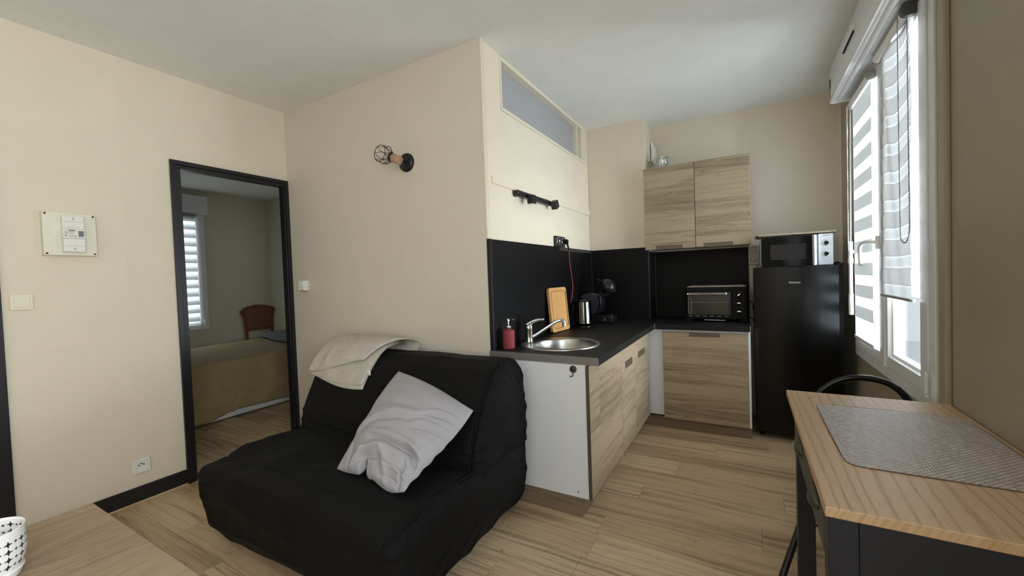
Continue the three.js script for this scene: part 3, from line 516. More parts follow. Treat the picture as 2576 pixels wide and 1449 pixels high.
// bamboo cutting board leaning on the splashback
const board = thing('cutting_board', 'light bamboo cutting board with a juice groove leaning against the black splashback', 'cutting board', [-1.26, T, -2.92]);
{
  const g = slab(roundRect(-0.135, 0.135, 0, 0.335, 0.022), 'z', 0, 0.024, 0.003);
  const q = new THREE.Matrix4().makeRotationX(0);
  // local x -> along -z of the room, z -> out from the wall
  const lean = 0.085, mtx = new THREE.Matrix4().makeTranslation(-1.258, T + 0.0025, -2.915).multiply(new THREE.Matrix4().makeRotationY(Math.PI / 2 - 0.1)).multiply(new THREE.Matrix4().makeRotationX(-lean));
  uvm(g, true, 0.2, 0.2, 2.5, 3.3); g.applyMatrix4(mtx); part(board, 'plate', g, M.bamboo);
  const path = roundRect(-0.108, 0.108, 0.028, 0.307, 0.022).map(([a, b]) => [a, b, 0.0238]);
  const gr = tube(path, 0.0028, 120, 6, true); gr.applyMatrix4(mtx); part(board, 'groove', gr, std({ color: 0x9a6a34, roughness: 0.7 }));
  const sl = slab(roundRect(0.112, 0.121, 0.03, 0.30, 0.004), 'z', 0.0235, 0.0246, 0.0003); sl.applyMatrix4(mtx); part(board, 'slot', sl, std({ color: 0x6b431d, roughness: 0.8 }));
}
const knobby = thing('kettle', 'glossy dark steel electric kettle on its base by the coffee machine', 'kettle', [-1.17, T, -3.21]);
{
  const at = [-1.17, T, -3.21], dk = std({ color: 0x5b5c58, metalness: 1, roughness: 0.12 });
  part(knobby, 'base', lathe([[0.001, 0], [0.08, 0], [0.082, 0.006], [0.078, 0.018], [0.001, 0.02]], at, 40), M.blackGloss);
  part(knobby, 'body', lathe([[0.001, 0.02], [0.074, 0.02], [0.074, 0.035], [0.0725, 0.04], [0.068, 0.205], [0.066, 0.212], [0.001, 0.213]], at, 48), dk, 'mirror-dark steel body');
  part(knobby, 'lid', lathe([[0.001, 0.232], [0.03, 0.231], [0.055, 0.224], [0.067, 0.213], [0.067, 0.205]], at, 36), M.blackGloss);
  part(knobby, 'handle', [tube([[at[0] - 0.03, T + 0.222, at[2] - 0.055], [at[0] - 0.05, T + 0.225, at[2] - 0.1], [at[0] - 0.06, T + 0.17, at[2] - 0.118], [at[0] - 0.055, T + 0.09, at[2] - 0.1], [at[0] - 0.035, T + 0.05, at[2] - 0.06]], 0.012, 30, 10)], M.blackGloss);
  part(knobby, 'spout', [cbox(at[0] - 0.062, T + 0.195, at[2] + 0.012, 0.03, 0.028, 0.03, 0.008, 2)], dk);
}
const coffee = thing('coffee_machine', 'black pod coffee machine with a round tilted head in the corner', 'coffee machine', [-1.13, T, -3.55]);
{
  const z = -3.55, dkb = std({ color: 0x16171c, roughness: 0.28 });
  part(coffee, 'base', [slab(roundRect(-1.25, -1.0, T + 0.001, T + 0.07, 0.022), 'z', z - 0.075, z + 0.075, 0.012)], dkb);
  part(coffee, 'button', [new THREE.TorusGeometry(0.008, 0.0016, 6, 18).translate(-1.07, T + 0.035, z + 0.076)], M.grey);
  part(coffee, 'drip_tray', [lathe([[0.001, 0.07], [0.05, 0.07], [0.056, 0.074], [0.05, 0.079], [0.001, 0.077]], [-1.055, T, z], 32)], M.blackGloss);
  part(coffee, 'water_tank', [slab([[-1.30, T + 0.11], [-1.315, T + 0.19], [-1.30, T + 0.235], [-1.26, T + 0.26], [-1.2, T + 0.265], [-1.125, T + 0.25], [-1.112, T + 0.235], [-1.115, T + 0.15], [-1.14, T + 0.085], [-1.17, T + 0.07], [-1.24, T + 0.072]], 'z', z - 0.06, z + 0.06, 0.014)], std({ color: 0x3a383d, roughness: 0.25 }), 'smoky grey tank body');
  part(coffee, 'front_band', [slab([[-1.135, T + 0.25], [-1.103, T + 0.235], [-1.1, T + 0.16], [-1.12, T + 0.095], [-1.15, T + 0.07], [-1.165, T + 0.07], [-1.135, T + 0.12], [-1.125, T + 0.18]], 'z', z - 0.062, z + 0.064, 0.006)], dkb);
  part(coffee, 'head', [ball(0.075, [-1.062, T + 0.312, z], [1, 0.98, 0.95], 32, 20), slab([[-1.16, T + 0.24], [-1.11, T + 0.3], [-1.04, T + 0.25], [-1.07, T + 0.225]], 'z', z - 0.045, z + 0.045, 0.01)], dkb);
  part(coffee, 'nozzle', [slab([[-1.02, T + 0.31], [-0.984, T + 0.3], [-0.988, T + 0.268], [-1.03, T + 0.262]], 'z', z - 0.028, z + 0.028, 0.006)], dkb);
  part(coffee, 'lever', [tube([[-1.1, T + 0.365, z + 0.02], [-1.13, T + 0.378, z + 0.03], [-1.142, T + 0.392, z + 0.036]], 0.006, 12, 8)], dkb);
}
// black socket pair with plug and red cable
const bs = thing('double_socket', 'black double wall socket with chrome rings above the splashback', 'socket', [XP, 1.57, -3.1]);
for (const zc of [-3.055, -3.155]) {
  part(bs, 'plate', box(XP + 0.0005, XP + 0.028, 1.53, 1.614, zc - 0.047, zc + 0.047, 0.003), std({ color: 0x2f302c, roughness: 0.4 }));
  part(bs, 'ring', lathe([[0.020, 0], [0.031, 0], [0.031, 0.004], [0.026, 0.006], [0.020, 0.001]], [0, 0, 0], 28).rotateZ(-Math.PI / 2).translate(XP + 0.0275, 1.573, zc), M.chrome);
  part(bs, 'insert', disc('x', [XP + 0.0275, 1.573, zc], 0.021, 0.0012, 24), M.blackMatte);
}
const cord = thing('power_cord', 'red fabric power cord with a black plug hanging to the coffee machine', 'cord', [XP, 1.57, -3.2]);
part(cord, 'plug', [box(XP + 0.029, XP + 0.07, 1.552, 1.592, -3.175, -3.135, 0.01, 2), rod([XP + 0.06, 1.56, -3.155], [XP + 0.075, 1.50, -3.165], 0.009, 10, 0.005)], M.blackMatte);
part(cord, 'cable', tube([[-1.257, 1.505, -3.165], [-1.268, 1.40, -3.2], [-1.275, 1.29, -3.25], [-1.28, 1.19, -3.28], [-1.285, 1.12, -3.27], [-1.29, 1.06, -3.24]], 0.0042, 50, 8), M.redCord, 'red cable');
part(cord, 'lower_cable', tube([[-1.29, 1.06, -3.24], [-1.29, 1.0, -3.26], [-1.285, 0.93, -3.3], [-1.28, 0.88, -3.34]], 0.0042, 24, 8), M.blackMatte, 'black lower cable');

// toaster oven
const oven = thing('toaster_oven', 'black toaster oven with a glass door and three round knobs', 'oven', [-0.22, T, -3.9]);
{
  const x0 = -0.452, x1 = 0.008, zf = -3.775, y0 = T + 0.018, y1 = 1.163;
  part(oven, 'housing', [box(x0, x1, y0, y1 - 0.005, -4.12, zf, 0.012, 2)], M.blackMatte);
  part(oven, 'top_cover', [slab([[x0 + 0.006, y1 - 0.006], [x1 - 0.006, y1 - 0.006], [x1 - 0.03, y1 + 0.004], [x0 + 0.03, y1 + 0.004]], 'z', -4.11, zf - 0.006, 0.001)], std({ color: 0x9c928c, metalness: 0.7, roughness: 0.4 }), 'brushed grey top');
  part(oven, 'base_skirt', [slab([[x0 + 0.005, T + 0.001], [x0 + 0.04, T + 0.001], [x0 + 0.055, y0 + 0.004], [x1 - 0.055, y0 + 0.004], [x1 - 0.04, T + 0.001], [x1 - 0.005, T + 0.001], [x1 - 0.003, y0 + 0.02], [x0 + 0.003, y0 + 0.02]], 'z', -4.1, zf - 0.003, 0.001)], M.blackMatte);
  const d = part(oven, 'door', [box(-0.435, -0.425, 0.925, 1.115, zf, zf + 0.012, 0.002), box(-0.124, -0.112, 0.925, 1.115, zf, zf + 0.012, 0.002), box(-0.4245, -0.1245, 0.925, 0.938, zf, zf + 0.012, 0.002), box(-0.4245, -0.1245, 1.085, 1.115, zf, zf + 0.012, 0.002)], M.blackGloss);
  part(d, 'pane', box(-0.425, -0.124, 0.938, 1.085, zf + 0.003, zf + 0.006, 0), std({ color: 0x221f1c, roughness: 0.12 }));
  part(d, 'trim', [tube([[-0.428, 1.08, zf + 0.0125], [-0.428, 0.95, zf + 0.0125], [-0.423, 0.936, zf + 0.0125], [-0.405, 0.933, zf + 0.0125]], 0.0016, 24, 6)], M.grey);
  part(d, 'rack', [rod([-0.41, 1.03, zf + 0.0065], [-0.135, 1.03, zf + 0.0065], 0.0012, 6), rod([-0.408, 0.945, zf + 0.0065], [-0.408, 1.06, zf + 0.0065], 0.0016, 6)], M.grey);
  const logo = canvasTex(256, 32, (c, W, Hh) => { c.fillStyle = '#8e837a'; c.fillRect(0, 0, W, Hh); c.fillStyle = '#2a1e18'; c.font = 'italic bold 20px serif'; c.textAlign = 'center'; c.fillText('Moulinex', W / 2, 23); });
  const hg = box(-0.428, -0.148, 1.094, 1.111, zf + 0.03, zf + 0.04, 0.004, 2); { const p = hg.attributes.position, uv = hg.attributes.uv; for (let i = 0; i < p.count; i++) uv.setXY(i, (p.getX(i) + 0.428) / 0.28, (p.getY(i) - 1.094) / 0.017); }
  part(d, 'handle', hg, std({ map: logo, metalness: 0.35, roughness: 0.4 }));
  part(d, 'handle_end', [box(-0.149, -0.137, 1.092, 1.113, zf + 0.01, zf + 0.041, 0.004, 2), box(-0.436, -0.428, 1.094, 1.111, zf + 0.01, zf + 0.04, 0.003)], M.chrome);
  for (const y of [1.089, 1.024, 0.957]) {
    const k = part(oven, 'knob', [lathe([[0.001, 0.022], [0.012, 0.021], [0.016, 0.016], [0.0185, 0.002], [0.0185, 0]], [0, 0, 0], 28).rotateX(Math.PI / 2).translate(-0.053, y, zf)], M.blackGloss);
    part(k, 'grip', [y > 1.05 ? cbox(0, 0, 0, 0.028, 0.012, 0.008, 0.003).rotateZ(0.7).translate(-0.053, y + 0.002, zf + 0.023) : cbox(-0.053, y, zf + 0.023, 0.03, 0.012, 0.008, 0.003)], M.brightMetal);
    const dots = []; for (let a = 0; a < 10; a++) { const th = -2.2 + a * 0.44 - Math.PI / 2 + Math.PI; dots.push(cbox(-0.053 + 0.03 * Math.cos(th), y + 0.028 * Math.sin(th), zf + 0.0006, 0.0032, 0.0022, 0.0008, 0)); } part(oven, 'scale_marks', dots, std({ color: 0xa8a39a, roughness: 0.7 }));
  }
  for (let k = 0; k < 6; k++) part(oven, 'vent_slot', box(-0.43 + k * 0.054, -0.398 + k * 0.054, 0.912, 0.917, zf - 0.001, zf + 0.001, 0), M.grey);
  part(oven, 'tray_lip', box(-0.31, -0.155, T + 0.012, T + 0.018, zf - 0.002, zf + 0.012, 0.002), M.brightMetal);
}
solid('oven_cord', [tube([[0.01, 1.03, -3.95], [0.03, 1.028, -3.93], [0.045, 1.0, -3.93], [0.05, 0.95, -3.95]], 0.0035, 24, 6), tube([[0.008, 0.93, -3.86], [0.025, 0.9, -3.86], [0.045, 0.885, -3.88], [0.05, 0.86, -3.9]], 0.0035, 24, 6)], M.blackMatte, 'thin black cord looping between toaster oven and fridge', 'cord');

// grey double socket and trunking on the back wall
const gs = thing('double_socket', 'pale double wall socket stacked vertically left of the microwave', 'socket', [0.062, 1.41, ZB]);
for (const y of [1.457, 1.374]) {
  part(gs, 'plate', cbox(0.062, y, ZB + 0.02, 0.08, 0.081, 0.04, 0.003), std({ color: 0xcfc8ba, roughness: 0.5 }));
  part(gs, 'well', lathe([[0.024, 0], [0.027, 0.001], [0.027, 0.003], [0.024, 0.001]], [0, 0, 0], 24).rotateX(Math.PI / 2).translate(0.062, y, ZB + 0.039), M.tableGrey);
  part(gs, 'pin_hole', [-0.011, 0, 0.011].map((d, i) => disc('z', [0.062 + d, y - (i === 1 ? 0.004 : 0), ZB + 0.0398], 0.0035, 0.0008, 8)), M.dark);
}
part(gs, 'trunking', box(0.045, 0.082, 0.2, 1.333, ZB, ZB + 0.022, 0.002), std({ color: 0xcfc8ba, roughness: 0.5 }));
solid('air_vent', [slab([[-0.7795, 2.335], [-0.765, 2.335], [-0.765, 2.515], [-0.7795, 2.515]], 'z', -4.17, -4.03, 0.002), slab([[-0.757, 2.34], [-0.742, 2.325], [-0.728, 2.36], [-0.724, 2.42], [-0.729, 2.475], [-0.745, 2.512], [-0.757, 2.51], [-0.748, 2.42]], 'z', -4.17, -4.03, 0.003), box(-0.766, -0.75, 2.36, 2.49, -4.12, -4.08, 0)], M.whiteGloss, 'white curved air vent cover above the wall cabinet', 'vent');
// beaded glass candle holder
const jar = thing('candle_holder', 'sparkling beaded glass candle holder on top of the wall cabinet', 'candle holder', [-0.635, 2.2145, -3.93]);
{
  const x = -0.635, z = -3.93, R = 0.058, bm = phy({ color: 0xe8ece8, metalness: 0.75, roughness: 0.08 });
  part(jar, 'cup', lathe([[0.001, 0], [R - 0.006, 0], [R - 0.005, 0.112], [R - 0.008, 0.112], [R - 0.009, 0.004], [0.001, 0.004]], [x, 2.2152, z], 32), M.chrome);
  for (let k = 0; k < 6; k++) { const g = []; for (let a = 0; a < 18; a++) { const th = (a + (k % 2) * 0.5) / 18 * 6.28318; g.push(new THREE.OctahedronGeometry(0.0105, 0).scale(0.8, 0.85, 0.8).rotateY(-th).translate(x + R * Math.cos(th), 2.2265 + k * 0.018, z + R * Math.sin(th))); } part(jar, 'bead_row', g, bm); }
}

// fridge, microwave, doily
const fridge = thing('fridge', 'tall glossy black fridge with curved door beside the window', 'fridge', [0.31, 0, -3.85]);
{
  const bulge = (x) => -3.655 + 0.03 * (1 - ((x - 0.309) / 0.26) ** 2);
  const pts = []; for (let k = 0; k <= 24; k++) { const x = lerp(0.052, 0.568, k / 24); pts.push([x, -bulge(x)]); }
  pts.push([0.568, 3.69], [0.052, 3.69]);
  const dm = phy({ color: 0x040405, roughness: 0.24, specularIntensity: 0.6 });
  const d = part(fridge, 'door', slab(pts, 'y', 0.045, 1.303, 0.004), dm);
  part(fridge, 'cabinet', box(0.055, 0.60, 0.03, 1.298, -4.17, -3.692, 0.004), M.blackMatte);
  part(fridge, 'hinge_cover', [box(0.556, 0.6, 1.2985, 1.318, -3.76, -3.665, 0.006, 2), tube([[0.562, 1.312, -3.8], [0.575, 1.322, -3.78], [0.585, 1.315, -3.72], [0.6, 1.28, -3.70]], 0.006, 20, 6)], M.blackMatte);
  part(fridge, 'foot', [disc('y', [0.09, 0.001, -3.72], 0.018, 0.03, 14), disc('y', [0.53, 0.001, -3.72], 0.018, 0.03, 14)], M.blackMatte);
  const letters = new TextGeometry('Thomson', { font, size: 0.0125, depth: 0.0012, curveSegments: 4, bevelEnabled: false });
  letters.computeBoundingBox(); letters.translate(0.306 - letters.boundingBox.max.x / 2, 1.18, bulge(0.306) + 0.0002);
  part(d, 'badge', letters, M.brightMetal, 'small silver lettering');
}
const mw = thing('microwave', 'white microwave with a black door and two dials on the fridge', 'microwave', [0.33, 1.303, -3.9]);
{
  const zf = -3.72, x0 = 0.102, x1 = 0.552, y0 = 1.3055, y1 = 1.534;
  part(mw, 'housing', box(x0, x1, y0, y1, -4.06, zf - 0.012, 0.012, 2), M.white);
  part(mw, 'feet', [0.14, 0.51].flatMap((x) => [-3.77, -4.02].map((z) => disc('y', [x, 1.2985, z], 0.014, 0.008, 12))), M.blackMatte);
  const d = part(mw, 'door', box(x0 + 0.003, 0.425, y0 + 0.002, y1 - 0.003, zf - 0.012, zf, 0.003), phy({ color: 0x030303, roughness: 0.12, specularIntensity: 0.3 }));
  part(d, 'window_screen', box(0.165, 0.388, 1.357, 1.472, zf - 0.001, zf + 0.0006, 0), phy({ color: 0x1c1817, roughness: 0.2, specularIntensity: 0.5 }));
  part(d, 'handle', slab([[0.4255, -zf], [0.4255, -zf - 0.014], [0.437, -zf - 0.02], [0.45, -zf - 0.014], [0.4585, -zf]], 'y', y0 + 0.002, y1 - 0.004, 0.001), std({ color: 0xb4b8bc, metalness: 0.9, roughness: 0.34 }), 'silver vertical door handle');
  const face = canvasTex(256, 512, (c, W, Hh) => {
    c.fillStyle = '#e6e9ee'; c.fillRect(0, 0, W, Hh); c.fillStyle = '#6e747c';
    [[70, 34], [84, 30], [104, 32], [128, 22], [154, 30], [176, 26]].forEach(([x, w]) => c.fillRect(x, 30 - (x - 70) * 0.03, w * 0.8, 9));
    c.fillStyle = '#a7adb5'; for (const [x, w] of [[24, 12], [38, 10], [52, 12]]) c.fillRect(x, 66, w, 6);
    for (let k = 0; k < 16; k++) c.fillRect(26 + k * 10, 246 + (k % 3), 7, 5);
    for (const [x, y, w] of [[54, 100, 12], [98, 92, 18], [150, 100, 16], [196, 128, 22], [200, 168, 24], [20, 168, 18]]) c.fillRect(x, y, w, 6);
    c.strokeStyle = '#b4bac2'; c.lineWidth = 2; c.beginPath(); c.arc(130, 348, 88, -1.4, 2.2); c.stroke();
    for (let k = 0; k < 12; k++) { const t = -1.3 + k * 0.36; c.fillRect(130 + 76 * Math.cos(t) - 3, 348 + 76 * Math.sin(t) - 3, 6, 6); }
  });
  const pg = box(0.461, x1 - 0.002, y0 + 0.002, y1, zf - 0.012, zf + 0.001, 0.004, 2); { const p = pg.attributes.position, uv = pg.attributes.uv; for (let i = 0; i < p.count; i++) uv.setXY(i, (p.getX(i) - 0.461) / 0.089, (p.getY(i) - y0) / (y1 - y0)); }
  const cp = part(mw, 'control_panel', pg, std({ map: face, roughness: 0.4 }));
  for (const y of [1.466, 1.388]) { const k = part(cp, 'dial', lathe([[0.001, 0.012], [0.013, 0.012], [0.0145, 0.014], [0.0195, 0.012], [0.0215, 0.003], [0.0215, 0]], [0, 0, 0], 32).rotateX(Math.PI / 2).translate(0.508, y, zf + 0.001), M.chrome); part(cp, 'dial_grip', [disc('z', [0.508, y, zf + 0.012], 0.0145, 0.004, 24), cbox(0.508, y, zf + 0.02, 0.026, 0.009, 0.012, 0.003)], std({ color: 0x1d1f1c, metalness: 0.6, roughness: 0.2 })); }
}
const doily = thing('tray', 'thin beige perforated tray laid on top of the microwave', 'tray', [0.33, 1.535, -3.88]);
part(doily, 'sheet', [slab([[0.085, 1.541], [0.575, 1.541], [0.56, 1.548], [0.1, 1.548]], 'z', -4.08, -3.705, 0.001), box(0.07, 0.589, 1.548, 1.552, -4.09, -3.695, 0.001)], std({ color: 0xb6a88c, roughness: 0.7 }));
{ const g = []; for (let k = 0; k < 46; k++) g.push(ball(0.0042, [0.095 + k * 0.0104, 1.5455, -3.699], [1, 0.7, 0.7], 8, 6)); const m = part(doily, 'beaded_edge', g, std({ color: 0xcdbfa2, roughness: 0.6 })); m.userData.kind = 'stuff'; }

// lamps on the walls
const track = thing('spot_light', 'black bar lamp with two small spot heads on the cream partition', 'wall lamp', [XP, 1.85, -2.65]);
part(track, 'bar', box(XP + 0.02, XP + 0.046, 1.832, 1.868, -2.92, -2.40, 0.003), M.blackPaint);
part(track, 'end_cap', [disc('x', [XP + 0.01, 1.85, -2.388], 0.022, 0.03, 20)], M.blackPaint);
part(track, 'screw', [disc('x', [XP + 0.04, 1.85, -2.386], 0.006, 0.002, 12)], M.brightMetal);
part(track, 'standoff', [box(XP + 0.008, XP + 0.021, 1.835, 1.865, -2.46, -2.44, 0.002), box(XP + 0.008, XP + 0.021, 1.835, 1.865, -2.85, -2.83, 0.002)], M.blackPaint);
{
  const h1 = part(track, 'spot_head', [box(XP + 0.05, XP + 0.098, 1.79, 1.85, -2.535, -2.487, 0.006, 2), rod([XP + 0.046, 1.85, -2.51], [XP + 0.07, 1.852, -2.51], 0.009)], M.blackPaint);
  part(h1, 'lens', box(XP + 0.055, XP + 0.093, 1.7885, 1.7905, -2.53, -2.492, 0), M.whiteGloss);
  part(track, 'spot_head', [cbox(0, 0, 0, 0.05, 0.062, 0.05, 0.007, 2).rotateX(0.5).translate(XP + 0.072, 1.838, -2.905), rod([XP + 0.046, 1.85, -2.885], [XP + 0.07, 1.85, -2.895], 0.009)], M.blackPaint);
}
const grainUp = (g) => uvm(g, true);
const sconce = thing('wall_sconce', 'black wire cage wall lamp with a wooden socket and round black base', 'wall lamp', [-1.92, 2.07, ZS]);
{
  const B = new THREE.Vector3(-1.928, 2.076, ZS);
  part(sconce, 'base', [lathe([[0.001, 0.026], [0.045, 0.024], [0.058, 0.016], [0.061, 0.004], [0.061, 0]], [0, 0, 0], 36).rotateX(Math.PI / 2).translate(B.x, B.y, B.z)], M.blackPaint);
  part(sconce, 'screw', disc('z', [B.x + 0.05, B.y - 0.01, B.z + 0.016], 0.004, 0.006, 8), M.brightMetal);
  // axis of the cage
  const S = new THREE.Vector3(-1.889, 2.06, -1.93), D = new THREE.Vector3(-0.83, 0.38, 0.22).normalize();
  const frame = new THREE.Matrix4().compose(S, new THREE.Quaternion().setFromUnitVectors(new THREE.Vector3(0, 1, 0), D), new THREE.Vector3(1, 1, 1));
  part(sconce, 'arm', [rod([B.x, B.y, B.z + 0.02], [S.x - 0.01, S.y + 0.004, S.z - 0.01], 0.008, 12)], M.blackPaint);
  part(sconce, 'wood_socket', grainUp(lathe([[0.001, -0.008], [0.026, -0.008], [0.0265, -0.004], [0.027, 0.052], [0.001, 0.052]], [0, 0, 0], 32)).applyMatrix4(frame), M.lampWood);
  part(sconce, 'set_screw', lathe([[0.001, -0.01], [0.006, -0.0095], [0.0065, -0.008], [0.001, -0.008]], [0, 0, 0], 12).applyMatrix4(frame), M.grey);
  part(sconce, 'collar', lathe([[0.001, 0.0525], [0.029, 0.0525], [0.029, 0.068], [0.026, 0.072], [0.001, 0.072]], [0, 0, 0], 28).applyMatrix4(frame), M.blackPaint);
  const N = 8, P = (r, h, a) => [r * Math.cos(a), h, r * Math.sin(a)], wires = [];
  for (let k = 0; k < N; k++) {
    const a = k / N * 6.28318, b = (k + 0.5) / N * 6.28318, c = (k + 1) / N * 6.28318;
    wires.push(rod(P(0.028, 0.062, a), P(0.06, 0.099, b), 0.0016, 6), rod(P(0.028, 0.062, c), P(0.06, 0.099, b), 0.0016, 6), rod(P(0.06, 0.099, b), P(0.052, 0.15, a), 0.0016, 6), rod(P(0.06, 0.099, b), P(0.052, 0.15, c), 0.0016, 6));
  }
  wires.push(new THREE.TorusGeometry(0.052, 0.002, 6, 40).rotateX(Math.PI / 2).translate(0, 0.15, 0));
  part(sconce, 'wire_cage', wires.map((g) => g.applyMatrix4(frame)), M.blackPaint);
  part(sconce, 'bulb', lathe([[0.011, 0.072], [0.012, 0.085], [0.022, 0.105], [0.026, 0.122], [0.022, 0.14], [0.01, 0.149], [0.001, 0.15]], [0, 0, 0], 28).applyMatrix4(frame), M.clearGlass);
  part(sconce, 'filament', lathe([[0.001, 0.075], [0.007, 0.075], [0.004, 0.1], [0.001, 0.101]], [0, 0, 0], 12).applyMatrix4(frame), std({ color: 0xd9b878, metalness: 0.8, roughness: 0.3 }));
}
// switches and sockets of the living side
const sw1 = thing('light_switch', 'white square rocker switch beside the black door frame', 'switch', [XL, 1.258, -0.58]);
part(sw1, 'plate', box(XL, XL + 0.011, 1.218, 1.298, -0.62, -0.54, 0.004, 2), M.mustard);
part(sw1, 'rocker', box(XL + 0.0105, XL + 0.0155, 1.232, 1.287, -0.607, -0.554, 0.002), M.mustard);
const sw2 = thing('light_switch', 'small white surface-mounted two-button switch on the taupe wall', 'switch', [-3.07, 1.288, ZS]);
part(sw2, 'box', box(-3.112, -3.032, 1.248, 1.328, ZS, ZS + 0.04, 0.006, 2), M.whiteGloss);
part(sw2, 'button', box(-3.104, -3.073, 1.256, 1.322, ZS + 0.0395, ZS + 0.045, 0.002), M.whiteGloss);
part(sw2, 'button', box(-3.071, -3.04, 1.256, 1.322, ZS + 0.0395, ZS + 0.045, 0.002), M.whiteGloss);
const out = thing('wall_socket', 'white wall socket low on the cream wall by the bedroom doorway', 'socket', [XL, 0.222, -1.015]);
part(out, 'plate', [box(XL, XL + 0.012, 0.25, 0.263, -1.0425, -0.9875, 0.002), box(XL, XL + 0.012, 0.181, 0.194, -1.0425, -0.9875, 0.002), box(XL, XL + 0.012, 0.181, 0.263, -0.987, -0.974, 0.002), box(XL, XL + 0.012, 0.181, 0.263, -1.056, -1.043, 0.002), box(XL, XL + 0.006, 0.19, 0.255, -1.05, -0.98, 0)], M.whiteGloss);
part(out, 'well', lathe([[0.021, 0], [0.024, 0.0012], [0.026, 0.003], [0.026, 0]], [0, 0, 0], 28).rotateZ(-Math.PI / 2).translate(XL + 0.006, 0.222, -1.015), M.whiteGloss);
part(out, 'pin_hole', [[0.009, -0.012], [0.017, 0], [0.009, 0.012]].map(([dy, dz]) => disc('x', [XL + 0.006, 0.218 + dy, -1.015 + dz], 0.0042, 0.0008, 10)), M.dark);
const fuse = thing('breaker_panel', 'cream wooden board carrying a white circuit breaker on the left wall', 'breaker panel', [XL, 1.617, -0.762]);
{
  const wood = std({ map: mottle([236, 230, 210], 0.08, 43, 14), roughness: 0.55 });
  part(fuse, 'board', box(XL, XL + 0.042, 1.502, 1.733, -0.868, -0.662, 0.002), wood);
  for (const [y, z] of [[1.724, -0.673], [1.722, -0.857], [1.512, -0.673], [1.512, -0.857]]) part(fuse, 'bolt', disc('x', [XL + 0.042, y, z], 0.0048, 0.003, 8), M.dark);
  const u = part(fuse, 'breaker', [box(XL + 0.042, XL + 0.078, 1.52, 1.592, -0.812, -0.728, 0.003), box(XL + 0.042, XL + 0.078, 1.645, 1.716, -0.812, -0.728, 0.003), box(XL + 0.042, XL + 0.08, 1.5925, 1.6445, -0.813, -0.727, 0.002)], M.whiteGloss);
  const lab = canvasTex(256, 160, (c, W, Hh) => { c.fillStyle = '#ece9e0'; c.fillRect(0, 0, W, Hh); c.fillStyle = '#5c5c58'; c.fillRect(60, 14, 78, 18); c.fillStyle = '#9a9890'; for (let k = 0; k < 3; k++) c.fillRect(14, 46 + k * 16, 38, 9); for (let k = 0; k < 3; k++) c.fillRect(62, 42 + k * 18, 78 - k * 14, 6); c.fillStyle = '#3a3934'; c.beginPath(); c.ellipse(26, 118, 15, 9, 0, 0, 7); c.fill(); c.beginPath(); c.ellipse(140, 136, 12, 7, 0, 0, 7); c.fill(); c.fillStyle = '#8b8980'; c.fillRect(62, 112, 70, 7); c.fillRect(62, 130, 44, 7); c.fillStyle = '#8d8a92'; c.fillRect(176, 26, 68, 112); c.fillStyle = '#6a6870'; c.fillRect(188, 30, 54, 34); c.fillRect(188, 84, 54, 24); });
  const lg = box(XL + 0.079, XL + 0.0815, 1.595, 1.642, -0.811, -0.729, 0); { const p = lg.attributes.position, uv = lg.attributes.uv; for (let i = 0; i < p.count; i++) uv.setXY(i, 1 - (p.getZ(i) + 0.811) / 0.082, (p.getY(i) - 1.595) / 0.047); }
  part(u, 'label_plate', lg, std({ map: lab, roughness: 0.5 }));
  part(u, 'joint', [box(XL + 0.0775, XL + 0.0785, 1.682, 1.6832, -0.81, -0.73, 0), box(XL + 0.0775, XL + 0.0785, 1.5525, 1.5535, -0.81, -0.73, 0), box(XL + 0.0775, XL + 0.0785, 1.654, 1.6555, -0.795, -0.745, 0)], M.grey);
  for (const y of [1.70, 1.537]) part(u, 'screw', [disc('x', [XL + 0.078, y, -0.77], 0.0035, 0.0008, 10), box(XL + 0.0775, XL + 0.0786, y - 0.012, y + 0.012, -0.7705, -0.7695, 0)], M.grey);
}
const hook = thing('wall_hook', 'small dark metal hook stuck on the white cabinet end panel', 'hook', [-0.808, 0.79, ZS]);
part(hook, 'disc', lathe([[0.001, 0.006], [0.017, 0.0055], [0.0195, 0.003], [0.0195, 0]], [0, 0, 0], 28).rotateX(Math.PI / 2).translate(-0.808, 0.797, ZS), M.pewter);
part(hook, 'arm', tube([[-0.808, 0.785, ZS + 0.004], [-0.808, 0.772, ZS + 0.007], [-0.81, 0.762, ZS + 0.013], [-0.813, 0.76, ZS + 0.02], [-0.815, 0.764, ZS + 0.026]], 0.003, 20, 8), M.pewter);

